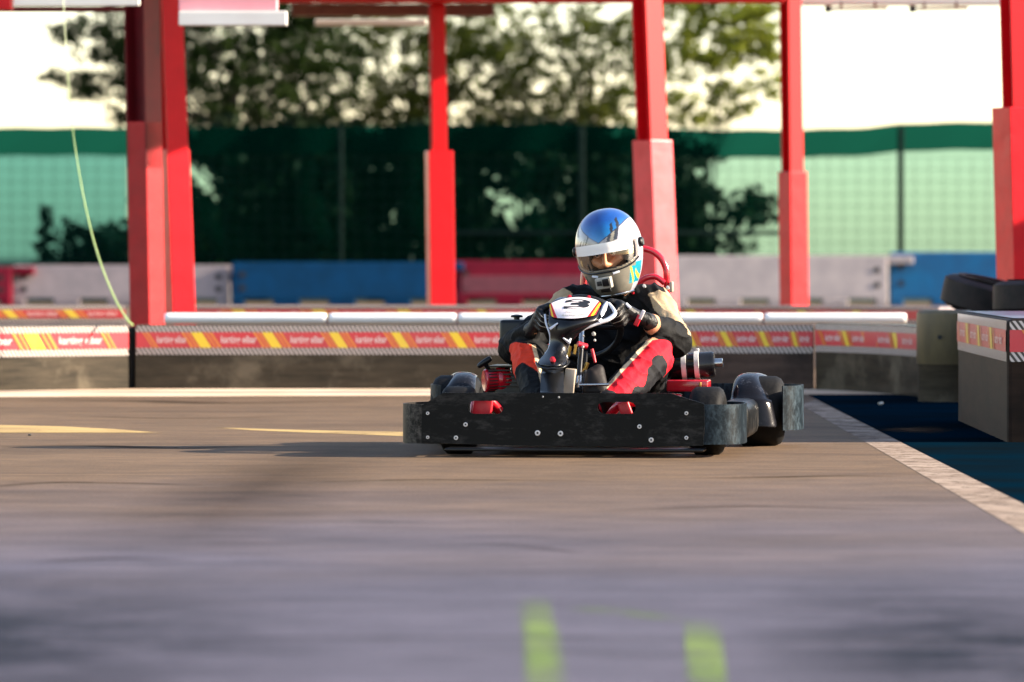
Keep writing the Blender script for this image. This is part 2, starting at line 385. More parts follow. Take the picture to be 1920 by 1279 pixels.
def worn_paint(name, col, col2, keep=0.45, scale=6, stretch=(1, 1, 1), edge=0.0, cover=1.0, by_uv=False):
    """road paint: two tones, worn through to the tarmac below where the noise is low and towards its edges"""
    m, nt, p = new_mat(name)
    c = coords(nt, stretch)
    n1 = N(nt, 'ShaderNodeTexNoise', i_Scale=scale, i_Detail=10, i_Roughness=0.78); nt.links.new(c, n1.inputs['Vector'])
    n2 = N(nt, 'ShaderNodeTexNoise', i_Scale=scale * 0.4, i_Detail=5); nt.links.new(c, n2.inputs['Vector'])
    r = ramp(nt, n2.outputs[0], [(0.35, col2), (0.6, col)])
    nt.links.new(r.outputs[0], p.inputs['Base Color']); p.inputs['Roughness'].default_value = 0.9; p.inputs['Specular IOR Level'].default_value = 0.0
    a = N(nt, 'ShaderNodeMapRange', i_1=keep - 0.10, i_2=keep + 0.08, i_4=cover); nt.links.new(n1.outputs[0], a.inputs[0])
    fac = a.outputs[0]
    if edge:
        gx = nt.nodes.new('ShaderNodeSeparateXYZ'); nt.links.new(coords(nt, kind='UV' if by_uv else 'Generated'), gx.inputs[0])
        for k in (0, 1):
            q = N(nt, 'ShaderNodeMath', operation='PINGPONG', i_1=0.5); nt.links.new(gx.outputs[k], q.inputs[0])
            e = N(nt, 'ShaderNodeMapRange', i_1=0.0, i_2=edge); nt.links.new(q.outputs[0], e.inputs[0])
            mm = N(nt, 'ShaderNodeMath', operation='MULTIPLY'); nt.links.new(fac, mm.inputs[0]); nt.links.new(e.outputs[0], mm.inputs[1]); fac = mm.outputs[0]
    t = nt.nodes.new('ShaderNodeBsdfTransparent'); mx = nt.nodes.new('ShaderNodeMixShader')
    nt.links.new(fac, mx.inputs[0]); nt.links.new(t.outputs[0], mx.inputs[1]); nt.links.new(p.outputs[0], mx.inputs[2])
    nt.links.new(mx.outputs[0], nt.nodes['Material Output'].inputs[0])
    return m
M['white_line'] = worn_paint('worn_white_line', (0.31, 0.245, 0.20), (0.21, 0.16, 0.13), 0.44, 9)
M['yellow_line'] = worn_paint('worn_yellow_line', (0.44, 0.32, 0.15), (0.32, 0.23, 0.12), 0.38, 6, edge=0.12, cover=0.9)
M['green_line'] = worn_paint('worn_green_line', (0.20, 0.28, 0.09), (0.15, 0.23, 0.07), 0.42, 5, edge=0.34, cover=0.58)
M['faint_green'] = worn_paint('faint_green_line', (0.15, 0.20, 0.09), (0.12, 0.17, 0.08), 0.50, 7, edge=0.3, cover=0.6)
M['blue_ground'] = worn_paint('blue_ground', (0.001, 0.009, 0.018), (0.0025, 0.006, 0.009), 0.30, 3)
M['sunlit_band'] = worn_paint('sunlit_ground', (0.62, 0.48, 0.36), (0.50, 0.37, 0.26), 0.30, 4)  # bright sunlit stripe of ground put into a pale colour
M['drift'] = worn_paint('sand_drift', (0.06, 0.04, 0.028), (0.05, 0.033, 0.024), 0.46, 5, edge=0.4)
M['corner_shade'] = worn_paint('corner_shade_tarmac', (0.010, 0.019, 0.028), (0.016, 0.022, 0.034), 0.46, 1.6, edge=0.5, cover=0.8)  # darkened corners put into the ground colour, only partly a damp patch
M['faint_band'] = worn_paint('faint_band', (0.018, 0.015, 0.014), (0.026, 0.021, 0.019), 0.36, 5, edge=0.5, cover=0.36, by_uv=True)  # plain faint dark tone for the widest ground band
M['rubber_mark'] = worn_paint('rubber_mark', (0.018, 0.015, 0.014), (0.026, 0.021, 0.019), 0.42, 7, (0.6, 2, 1), edge=0.45, cover=0.55, by_uv=True)

def leafmat(name, a, b, trans=0.25):
    m, nt, p = new_mat(name)
    c = coords(nt)
    n1 = N(nt, 'ShaderNodeTexNoise', i_Scale=2.0, i_Detail=3); nt.links.new(c, n1.inputs['Vector'])
    r = ramp(nt, n1.outputs[0], [(0.35, a), (0.65, b)])
    nt.links.new(r.outputs[0], p.inputs['Base Color']); p.inputs['Roughness'].default_value = 0.6
    p.inputs['Specular IOR Level'].default_value = 0.04
    tr = nt.nodes.new('ShaderNodeBsdfTranslucent'); nt.links.new(r.outputs[0], tr.inputs[0])
    mx = nt.nodes.new('ShaderNodeMixShader'); mx.inputs[0].default_value = trans
    nt.links.new(p.outputs[0], mx.inputs[1]); nt.links.new(tr.outputs[0], mx.inputs[2])
    nt.links.new(mx.outputs[0], nt.nodes['Material Output'].inputs[0])
    return m
M['leaf_dark'] = leafmat('leaf_dark', (0.008, 0.018, 0.004), (0.018, 0.032, 0.006), 0.15)
M['leaf_olive'] = leafmat('leaf_olive', (0.040, 0.060, 0.010), (0.085, 0.10, 0.016), 0.45)
M['leaf_sun'] = leafmat('leaf_sun', (0.13, 0.17, 0.022), (0.22, 0.245, 0.035), 0.55)
M['leaf_hedge'] = leafmat('leaf_hedge', (0.004, 0.010, 0.004), (0.010, 0.018, 0.006), 0.1)

def netmat(name, col, trans, see):
    m, nt, p = new_mat(name)
    c = coords(nt); nz = N(nt, 'ShaderNodeTexNoise', i_Scale=1.5, i_Detail=4); nt.links.new(c, nz.inputs['Vector'])
    r = ramp(nt, nz.outputs[0], [(0.3, col), (0.7, tuple(x * 0.8 for x in col))])
    nt.links.new(r.outputs[0], p.inputs['Base Color']); p.inputs['Roughness'].default_value = 0.9; p.inputs['Specular IOR Level'].default_value = 0.0
    t = nt.nodes.new('ShaderNodeBsdfTransparent'); t.inputs[0].default_value = (*trans, 1)
    mx = nt.nodes.new('ShaderNodeMixShader'); mx.inputs[0].default_value = see
    nt.links.new(p.outputs[0], mx.inputs[1]); nt.links.new(t.outputs[0], mx.inputs[2])
    nt.links.new(mx.outputs[0], nt.nodes['Material Output'].inputs[0])
    return m
M['net'] = netmat('green_netting', (0.001, 0.040, 0.024), (0.31, 0.56, 0.58), 0.80)
M['net_patch'] = netmat('teal_netting', (0.0015, 0.03, 0.022), (0.38, 0.66, 0.74), 0.85)
M['net_band'] = netmat('double_netting', (0.0008, 0.022, 0.014), (0.008, 0.10, 0.09), 0.55)

# ------------------------------------------------------------------ ground
def flat(name, pts, z, m):
    bm = bmesh.new(); bm.faces.new([bm.verts.new((p[0], p[1], z)) for p in pts])
    if bm.faces[:][0].normal.z < 0: pass
    o = link(name, bm, m, smooth=False); return struct(o)
def flat_px(name, pts, z, m):
    return flat(name, [G(*p)[:2] for p in pts], z, m)
flat('ground', [(-900, -60), (900, -60), (900, 1800), (-900, 1800)], 0.0, M['asphalt'])
flat_px('sunlit_strip', [(-150, 745), (-150, 729), (1760, 729), (1760, 739), (1100, 741)], 0.0012, M['sunlit_band'])  # stripe of sunlight drawn as a pale strip of ground
flat('blue_runoff', [(1.562, 8), (6.5, 8), (6.5, 28.6), (1.650, 28.6)], 0.0012, M['blue_ground'])
flat('white_track_line', [(1.395, 9), (1.565, 9), (1.64, 27.6), (1.50, 26.6)], 0.0012, M['white_line'])
flat_px('yellow_track_line', [(-120, 794), (0, 797), (120, 800), (215, 805), (318, 813), (180, 813), (60, 813), (-120, 812)], 0.0012, M['yellow_line'])
flat_px('yellow_track_line', [(385, 801), (500, 805), (620, 808), (800, 811), (800, 820), (700, 816), (560, 811), (470, 807)], 0.0012, M['yellow_line'])
flat_px('green_track_mark', [(966, 1118), (1030, 1116), (1042, 1165), (1054, 1200), (1078, 1330), (984, 1330), (980, 1200)], 0.0012, M['green_line'])
flat_px('green_track_mark', [(1282, 1158), (1352, 1160), (1366, 1330), (1290, 1330)], 0.0012, M['green_line'])
flat_px('green_track_mark', [(1060, 1134), (1150, 1140), (1310, 1162), (1310, 1170), (1150, 1152), (1060, 1146)], 0.0012, M['faint_green'])
flat('corner_shade_patch', [(-2.2, 7.6), (-0.30, 7.6), (-0.30, 12.6), (-2.2, 12.6)], 0.0012, M['corner_shade'])  # corner darkening painted onto the tarmac, left and right
flat('corner_shade_patch', [(0.45, 7.6), (1.38, 7.6), (1.38, 12.4), (0.45, 12.4)], 0.0012, M['corner_shade'])
flat_px('sand_drift', [(1625, 807), (1740, 800), (1795, 806), (1760, 814), (1690, 811)], 0.0024, M['drift'])

def mark(pts, wd):
    """a tyre mark when narrow, a faint darker band when wide, running along the ground through photo points"""
    sp = smooth_path([G(*p) for p in pts], 8); bm = bmesh.new(); a = []; b = []
    for i, p in enumerate(sp):
        d = (sp[min(i + 1, len(sp) - 1)] - sp[max(i - 1, 0)]).normalized(); n_ = Vector((-d.y, d.x, 0)) * wd / 2
        a.append(p + n_ + Vector((0, 0, .0018))); b.append(p - n_ + Vector((0, 0, .0018)))
    sheet(bm, [b, a]); uvl = bm.loops.layers.uv.verify(); bm.faces.ensure_lookup_table(); nf = len(bm.faces)
    for i, f in enumerate(bm.faces):
        for l, (u, v) in zip(f.loops, ((i / nf, 0), ((i + 1) / nf, 0), ((i + 1) / nf, 1), (i / nf, 1))): l[uvl].uv = (u, v)
    struct(link('ground_mark', bm, M['rubber_mark' if wd < .6 else 'faint_band'], smooth=False))
for pts, wd in (([(1290, 898), (1420, 896), (1560, 893), (1700, 894)], .16), ([(40, 752), (250, 752), (420, 756), (700, 752)], .5), ([(-40, 838), (160, 836), (330, 841), (520, 834)], .25),
                ([(60, 1056), (200, 1048), (360, 1052)], .10), ([(260, 1070), (380, 980), (500, 905), (600, 860), (720, 822)], .75), ([(900, 1022), (1010, 1028), (1100, 1040)], .05), ([(-40, 916), (120, 905), (420, 912)], .14),  # the widest one is a faint darker diagonal band
                ([(560, 905), (800, 900), (1120, 903)], .12), ([(1100, 960), (1400, 950), (1700, 958)], .10), ([(120, 780), (330, 785), (560, 781)], .18)):
    mark(pts, wd)

# ------------------------------------------------------------------ low banner barriers
def arc_path(pts):
    pts = [Vector((p[0], p[1])) for p in pts]
    cum = [0]
    for a, b in zip(pts, pts[1:]): cum.append(cum[-1] + (b - a).length)
    def at(s):
        for i in range(len(pts) - 1):
            if s <= cum[i + 1] or i == len(pts) - 2:
                t = (s - cum[i]) / max(1e-6, cum[i + 1] - cum[i])
                p = pts[i].lerp(pts[i + 1], t); tg = (pts[i + 1] - pts[i]).normalized()
                return p, Vector((tg.y, -tg.x))
    return at, cum[-1]
def banner(bm, at, s0, s1, zb, zt, cells, slant=0.03, step=0.25):
    """printed strip: hatched edges, red middle, slanted yellow bars and the words"""
    uv = bm.loops.layers.uv.verify()
    h = zt - zb; rb, rt = zb + h * 0.24, zb + h * 0.78
    def pt(s, z, off):
        p, n = at(max(s0, min(s1, s))); q = p + n * off
        return Vector((q.x, q.y, z))
    n = max(1, int((s1 - s0) / step))
    def band(a, b, off, mi):
        for k in range(n):
            sa, sb = s0 + (s1 - s0) * k / n, s0 + (s1 - s0) * (k + 1) / n
            f = bm.faces.new([bm.verts.new(pt(sa, a, off)), bm.verts.new(pt(sb, a, off)), bm.verts.new(pt(sb, b, off)), bm.verts.new(pt(sa, b, off))])
            f.material_index = mi
            for l, (u, v) in zip(f.loops, ((sa, a), (sb, a), (sb, b), (sa, b))): l[uv].uv = (u, v)
    band(zb, zt, 0.004, 0); band(rb, rt, 0.007, 1)
    for c0, c1 in cells:
        wd = c1 - c0; sl = min(slant, wd * 0.10)
        for a, b, mi in ((0.00, 0.16, 2), (-0.13, -0.09, 3), (-0.06, -0.03, 3), (0.20, 0.23, 3), (0.26, 0.30, 3)):
            x0, x1 = c0 + a * wd, c0 + b * wd
            if x0 < s0 + sl or x1 > s1 - sl: continue
            f = bm.faces.new([bm.verts.new(pt(x0 + sl, rb, 0.010)), bm.verts.new(pt(x1 + sl, rb, 0.010)), bm.verts.new(pt(x1 - sl, rt, 0.010)), bm.verts.new(pt(x0 - sl, rt, 0.010))])
            f.material_index = mi
        ta, tb = c0 + 0.36 * wd, c0 + 0.86 * wd
        if ta > s0 and tb < s1:
            put_text(bm, 'karting eibar', lambda u, v: pt(ta + (tb - ta) * u, rb + (rt - rb) * (0.16 + 0.62 * v), 0.010), 4, 0.02)
def barrier(name, label, path, ztop, depth, zb, zt, cells, body, group=None, cap=None):
    at, L = arc_path(path)
    p0 = at(0)[0]
    t = thing(name, label, 'barrier', (p0.x, p0.y, 0), group)
    bm = bmesh.new()
    n = max(2, int(L / 0.15)); rows = []
    for k in range(n + 1):
        p, nn = at(L * k / n); q = p - nn * depth
        prof = [(p, 0.0), (p, ztop - 0.015), (p - nn * 0.015, ztop), (q + nn * 0.015, ztop), (q, ztop - 0.015), (q, 0.0)]
        rows.append([bm.verts.new((a.x, a.y, z)) for a, z in prof])
    for a, b in zip(rows, rows[1:]):
        for k in range(5):
            f = bm.faces.new((a[k], b[k], b[k + 1], a[k + 1])); f.material_index = 1 if k in (1, 2, 3) and cap else 0
    bm.faces.new(rows[0]); bm.faces.new(rows[-1][::-1])
    bmesh.ops.recalc_face_normals(bm, faces=bm.faces)
    link('barrier_body', bm, [body, cap] if cap else [body], t)
    if cells is not None:
        bm = bmesh.new(); banner(bm, at, 0.004, L - 0.004, zb, zt, cells)
        link('banner', bm, BANNER, t, smooth=False)
    return t
def XY(px, d): return ((px - 960) * d / FPX, d)
def cells_px(at, pxs):
    """banner repeats given by the photo column of each yellow bar, at about 30 m"""
    return pxs
def cells(path, marks):
    x0 = path[0][0]; at, L = arc_path(path)
    ss = []
    for px in marks:                 # arc length where the wall crosses the column
        best = min(range(0, 401), key=lambda k: abs(at(L * k / 400)[0].x / at(L * k / 400)[0].y * FPX + 960 - px))
        ss.append(L * best / 400 if -20 < px < 1e9 else 0)
    return list(zip(ss, ss[1:]))
g = 'low track barriers with red printed banners'
p1 = [XY(-170, 29.2), XY(0, 29.4), XY(241, 29.9)]
barrier('track_barrier', 'weathered low board barrier with red banner, left of the black upright gap', p1, 0.372, 0.35, 0.195, 0.368, cells(p1, [-120, 50, 213]) + [(cells(p1, [213, 241])[0][0], cells(p1, [213, 241])[0][0] + 0.5)], M['belt'], g)
p2 = [XY(254, 29.9), XY(1088, 29.9)]
barrier('track_barrier', 'long low board barrier with red banner running behind the kart engine', p2, 0.372, 0.35, 0.20, 0.368, [(-0.0, 0.0)][:0] + cells(p2, [254, 367, 500, 625, 742, 850, 960, 1075]), M['belt'], g)
p3 = [XY(1091, 29.9), XY(1526, 29.8)]
barrier('track_barrier', 'brown low barrier with red banner right behind the kart rear wheel', p3, 0.376, 0.35, 0.21, 0.372, cells(p3, [1100, 1200, 1290, 1356, 1428, 1487, 1523]), M['belt_brown'], g)
p4 = [XY(1529, 29.75), XY(1580, 29.5), XY(1640, 29.1), XY(1690, 28.6), XY(1722, 28.2)]
barrier('track_barrier', 'curved dark shiny barrier with red banner beside the olive padded end', p4, 0.385, 0.35, 0.22, 0.381, cells(p4, [1530, 1585, 1630, 1678, 1720]), M['belt'], g)
# tall black upright in the gap between the first two barriers
bm = bmesh.new(); box(bm, (P(247.5, 0, 30.05).x, 30.08, 0.18), (0.034, 0.22, 0.355), bev=0.004)
tag(link('barrier_post', bm, M['dark_hole']), 'black upright post in the gap between two bannered barriers', 'post')
# second row of banner barriers further back
q1 = [XY(-200, 36.2), XY(236, 36.4)]
barrier('rear_track_barrier', 'far low barrier with thin red banner left of the red posts', q1, 0.425, 0.3, 0.31, 0.421, cells(q1, [-120, 10, 125, 250]), M['white_barrier'], 'second row of bannered barriers')
q2 = [XY(330, 36.6), XY(1010, 36.6)]
barrier('rear_track_barrier', 'far low barrier with thin red banner behind the white rolls', q2, 0.425, 0.3, 0.31, 0.421, cells(q2, [330, 440, 590, 750, 900, 1005]), M['white_barrier'], 'second row of bannered barriers')
q3 = [XY(1013, 36.6), XY(1400, 36.4), XY(1760, 35.4)]
barrier('rear_track_barrier', 'far sunlit low barrier with pale banner right of the driver', q3, 0.425, 0.3, 0.31, 0.421, cells(q3, [1013, 1150, 1290, 1400, 1500, 1605, 1700]), M['white_barrier'], 'second row of bannered barriers')

# white padded rolls lying on top of the front barriers
def roll(name, label, pxa, pxb, d, z, r, group):
    a, b = Vector((*XY(pxa, d), z)), Vector((*XY(pxb, d), z)); L = (b - a).length
    t = thing(name, label, 'foam roll', (a.x, a.y, z - r), group)
    bm = bmesh.new()
    lathe(bm, [(0, 0), (r * 0.8, 0.002), (r * 0.96, 0.010), (r, 0.03), (r * .985, L * 0.3), (r * 1.02, L * 0.5), (r * .985, L * .72), (r, L - 0.03), (r * 0.96, L - 0.010), (r * 0.8, L - 0.002), (0, L)], a, b - a, 24)
    link('roll_cover', bm, M['white_plastic'], t)
rg = 'white padded rolls on the barrier top'
for a, b, lab in ((308, 613, 'white padded roll on the barrier top, starting at the red posts'), (616, 856, 'white padded roll between the left post pair and the fuel tank'),
                  (859, 1120, 'white padded roll on the barrier directly behind the kart fuel tank'), (1123, 1430, 'white padded roll behind the driver sleeve on the barrier'),
                  (1433, 1700, 'white padded roll near the olive barrier end')):
    roll('padded_roll', lab, a, b, 30.5, 0.378 + 0.026, 0.034, rg)

# ------------------------------------------------------------------ near right barrier, its olive end and the tyres
t = thing('corner_barrier', 'tall near barrier with red banner and blue sheet top at right edge', 'barrier', (2.1, 22, 0))
cx0, cx1 = 2.105, 2.05
bm = bmesh.new()
pl = [(2.10, 24.1), (2.055, 21.25), (4.6, 21.2), (4.6, 24.3)]
vb = [bm.verts.new((x, y, 0)) for x, y in pl]; vt = [bm.verts.new((x, y, 0.512)) for x, y in pl]
for k in range(4): bm.faces.new((vb[k], vb[(k + 1) % 4], vt[(k + 1) % 4], vt[k]))
bm.faces.new(vt); bmesh.ops.recalc_face_normals(bm, faces=bm.faces)
link('barrier_body', bm, M['block_brown'], t, smooth=False, bevel=0.02)
bm = bmesh.new(); vs = [bm.verts.new((x + dx, y + dy, 0.516)) for (x, y), (dx, dy) in zip(pl, ((.03, -.03), (.03, .03), (-.03, .03), (-.03, -.03)))]
bm.faces.new(vs); link('top_sheet', bm, M['blue_sheet'], t, smooth=False)
bm = bmesh.new()
ra = [(2.10, 24.08), (2.058, 21.27)]
at, L = arc_path(ra); banner(bm, at, 0.0, L, 0.335, 0.505, [(0.0, 0.62), (0.62, 1.3), (1.3, 2.0), (2.0, 2.75)])
rb_ = [(2.065, 21.245), (4.5, 21.195)]
at, L = arc_path(rb_); banner(bm, at, 0.0, L, 0.335, 0.505, [(0.02, 0.30), (0.30, 0.8), (0.8, 1.3), (1.3, 1.8)])
link('banner', bm, BANNER, t, smooth=False)
t = thing('barrier_end', 'olive rounded padded barrier end beside the tall bannered barrier', 'barrier', (*XY(1760, 27.2), 0))
bm = bmesh.new()
prof = []
c = Vector(XY(1772, 27.3)); r = 0.145
for z, rr in ((0, r), (0.20, r), (0.21, r + .008), (0.47, r + .008), (0.487, r - .01), (0.49, 0)): prof.append((rr, z))
lathe(bm, prof, (c.x, c.y, 0), (0, 0, 1), 40, [1, 0, 0, 0, 0])
link('pad', bm, [M['olive'], M['belt']], t)
bm = bmesh.new(); lathe(bm, [(0.012, 0), (0.012, 0.006), (0, 0.006)], (c.x - 0.04, c.y - 0.152, 0.345), (-0.3, -1, 0), 12); link('bolt', bm, M['dark_hole'], t)

def tyre_profile(Ro, Ri, wd, sh=0.03):
    h = wd / 2
    return [(Ri, -h * 0.72), (Ri + 0.004, -h * 0.86), (Ri + (Ro - Ri) * 0.45, -h * 1.0), (Ro - sh, -h * 0.97), (Ro - sh * 0.35, -h * 0.86), (Ro, -h * 0.66), (Ro + 0.001, -h * 0.2),
            (Ro + 0.001, h * 0.2), (Ro, h * 0.66), (Ro - sh * 0.35, h * 0.86), (Ro - sh, h * 0.97), (Ri + (Ro - Ri) * 0.45, h * 1.0), (Ri + 0.004, h * 0.86), (Ri, h * 0.72), (Ri, -h * 0.72)]
def old_tyre(label, c, ax=(0, 0, 1), Ro=0.27, wd=0.19, m='tyre_old', sh=0.06):
    bm = bmesh.new(); lathe(bm, tyre_profile(Ro, Ro * 0.55, wd, sh), (0, 0, 0), ax, 48)
    o = link('tyre', bm, M[m]); o.location = c
    tag(o, label, 'tyre', 'old tyres behind the corner barrier'); return o
cA = XY(1858, 28.0)
old_tyre('brown worn tyre on top of the stack beside the blue barrier', (cA[0], cA[1], 0.545), (0.22, -0.10, 1), sh=0.10)
old_tyre('lower tyre of the stack behind the corner barrier', (cA[0], cA[1], 0.36))
old_tyre('bottom tyre of the stack behind the corner barrier', (cA[0], cA[1], 0.167))
cB = XY(1958, 27.0)
old_tyre('black tyre topping the nearer stack under the right red post', (cB[0], cB[1], 0.552), (0.02, 0.03, 1), sh=0.09)
old_tyre('tyre beneath the top of the nearer stack by the right red post', (cB[0], cB[1], 0.36))

# ------------------------------------------------------------------ plastic barriers along the fence
def jersey(label, pa, pb, ya, yb, d, m, lap=None, m2=None, holes='left'):
    """interlocking plastic barrier: tapered body, lap lip at the top, fork slots and pin holes"""
    a, b = P(pa, ya, d), P(pb, yb, d); L = b.x - a.x; H = (a.z + b.z) / 2; x0 = a.x
    t = thing('plastic_barrier', label, 'barrier', (x0 + L / 2, d, 0), 'plastic barriers along the green fence')
    bm = bmesh.new()
    hw = lambda z: 0.20 - 0.11 * min(1, z / H)
    zs = [0.12, H * 0.45, H * 0.80, H]
    # the body above the feet
    rows = []
    for z in zs:
        rows.append([bm.verts.new(p) for p in ((x0 + 0.012, d - hw(z), z), (x0 + L - 0.012, d - hw(z), z), (x0 + L - 0.012, d + hw(z), z), (x0 + 0.012, d + hw(z), z))])
    for r0, r1 in zip(rows, rows[1:]):
        for k in range(4): bm.faces.new((r0[k], r0[(k + 1) % 4], r1[(k + 1) % 4], r1[k]))
    bm.faces.new(rows[0][::-1]); bm.faces.new(rows[-1])
    # feet with fork slots between them
    n = 4; fw = L / n
    for k in range(n + 1):
        fx0 = x0 + k * fw - fw * 0.24; fx1 = x0 + k * fw + fw * 0.24
        fx0 = max(fx0, x0 + .012); fx1 = min(fx1, x0 + L - .012)
        box(bm, ((fx0 + fx1) / 2, d, 0.06), (fx1 - fx0, 0.41, 0.12))
    if lap: box(bm, (x0 + L + lap / 2 - 0.013, d, H - 0.065), (lap, 0.165, 0.13))
    bmesh.ops.recalc_face_normals(bm, faces=bm.faces)
    link('barrier_body', bm, [M[m]], t, smooth=False, bevel=0.018)
    if m2:
        bm = bmesh.new(); box(bm, (x0 + L / 2, d - hw(H * .5) - 0.012, H * 0.42), (L * 0.93, 0.02, H * 0.5), bev=0.006)
        link('faded_panel', bm, M[m2], t, smooth=False)
    for side in ([x0 + 0.18] if holes == 'left' else [x0 + L - 0.18] if holes == 'right' else [x0 + .18, x0 + L - .18]):
        for z in (H * 0.42, H * 0.72):
            bm = bmesh.new(); lathe(bm, [(0.05, 0), (0.05, 0.01), (0.0, 0.01)], (side, d - hw(z) - 0.001, z), (0, -1, 0.1), 14)
            link('pin_hole', bm, M['dark_hole'], t)
    return t
jersey('dark red plastic barrier cut off by the left edge of view', -330, 24, 500, 500, 80, 'red_barrier', 0.35, holes='right')
jersey('dull white plastic barrier behind the pair of red posts', 25, 432, 499, 496, 80.2, 'white_barrier', 0.36, holes='both')
jersey('deep blue plastic barrier left of the middle red post', 434, 850, 493, 491, 80, 'blue_barrier', 0.18)
jersey('faded red plastic barrier left of the driver helmet', 852, 1262, 490, 488, 80.2, 'red_barrier', 0.2, 'faded_red_barrier')
jersey('pale grey plastic barrier right of the driver helmet', 1264, 1665, 483, 476, 80, 'pale_barrier', 0.4, holes='right')
jersey('bright blue plastic barrier at the right behind the tyres', 1667, 2085, 473, 472, 80.2, 'sky_blue_barrier')

# ------------------------------------------------------------------ green fence
FD = 84.0
fence = thing('fence', 'tall green netted wire fence with dark posts behind plastic barriers', 'fence', (0, FD, 0))
tops = [(-300, 241), (0, 240), (240, 239), (420, 238), (700, 236), (1000, 232), (1090, 233), (1300, 243), (1500, 243), (1640, 239), (1690, 232), (1870, 228), (2250, 222)]
def fence_grid(f0, f1, dd):
    rows = []
    n = 90
    for k in range(n + 1):
        px = -300 + 2550 * k / n
        i = max(j for j in range(len(tops)) if tops[j][0] <= px); i = min(i, len(tops) - 2)
        u = (px - tops[i][0]) / (tops[i + 1][0] - tops[i][0]); yt = tops[i][1] + (tops[i + 1][1] - tops[i][1]) * u
        top = P(px, yt, FD); sag = 0.02 * math.sin(px * 0.05) + 0.012 * math.sin(px * 0.21)
        z1 = top.z + sag * 0.4
        wob = 0.05 * math.sin(px * 0.031)
        rows.append([Vector((top.x, FD + dd + wob, f0(z1))), Vector((top.x, FD + dd + wob * 0.5, (f0(z1) + f1(z1)) / 2)), Vector((top.x, FD + dd + wob, f1(z1)))])
    return rows
bm = bmesh.new(); sheet(bm, fence_grid(lambda z: 0.02, lambda z: z - 0.44, 0)); link('netting', bm, M['net'], fence)
bm = bmesh.new(); sheet(bm, fence_grid(lambda z: z - 0.46, lambda z: z, -0.03)); link('netting_band', bm, M['net_band'], fence)
bm = bmesh.new(); sheet(bm, [[Vector((p.x, p.y - 0.05, p.z)) for p in row] for row in fence_grid(lambda z: 0.02, lambda z: z - 0.45, 0) if row[0].x < P(245, 0, FD).x]); link('netting_patch', bm, M['net_patch'], fence)
bm = bmesh.new()
x0, x1 = P(-300, 0, FD).x, P(2250, 0, FD).x
x = x0
while x < x1:
    box(bm, (x, FD - 0.12, 1.22), (0.008, 0.008, 2.4)); x += 0.235
z = 0.2
while z < 2.45:
    box(bm, ((x0 + x1) / 2, FD - 0.132, z), (x1 - x0, 0.007, 0.007)); z += 0.2
link('wire_mesh', bm, M['fence_steel'], fence, smooth=False)
for px in (-280, 290, 640, 1090, 1687, 2210):
    bm = bmesh.new(); c = P(px, 0, FD); box(bm, (c.x, FD - 0.2, 1.45), (0.10 if px != 640 else 0.07, 0.06, 2.9), bev=0.01)
    link('fence_post', bm, M['fence_steel'], fence)
bm = bmesh.new(); a, b = P(845, 437, FD), P(1462, 438, FD); box(bm, ((a.x + b.x) / 2, FD - 0.17, a.z), (b.x - a.x, 0.05, 0.075), bev=0.01); link('rail', bm, M['fence_steel'], fence)

# ------------------------------------------------------------------ trees, shrubs
def leaves_mesh(name, centers, sig, n, size, m, root, root_loc, flat_z=0.7):
    cs = np.array(centers, dtype=float)
    idx = rng.integers(0, len(cs), n)
    sg = np.array(sig)[idx] if hasattr(sig, '__len__') else np.full(n, sig)
    off = rng.normal(size=(n, 3)); off /= np.linalg.norm(off, axis=1, keepdims=True)
    off *= (rng.random(n) ** 0.5 * sg)[:, None]; off[:, 2] *= flat_z
    p = cs[idx] + off
    a = rng.normal(size=(n, 3)); a /= np.linalg.norm(a, axis=1, keepdims=True)
    b = rng.normal(size=(n, 3)); b -= a * (a * b).sum(1, keepdims=True); b /= np.linalg.norm(b, axis=1, keepdims=True)
    s = size * (0.6 + 0.8 * rng.random(n))
    a *= s[:, None]; b *= (s * 0.55)[:, None]
    v = np.stack([p - a, p + b * 1.0, p + a, p - b * 1.0], 1).reshape(-1, 3) - np.array(root_loc)
    me = bpy.data.meshes.new(name)
    me.vertices.add(4 * n); me.vertices.foreach_set('co', v.ravel())
    me.loops.add(4 * n); me.loops.foreach_set('vertex_index', np.arange(4 * n, dtype=np.int32))
    me.polygons.add(n); me.polygons.foreach_set('loop_start', np.arange(0, 4 * n, 4, dtype=np.int32))
    me.update(calc_edges=True); me.validate(); me.materials.append(m)
    o = bpy.data.objects.new(name, me); COL.objects.link(o); o.parent = root
    return o
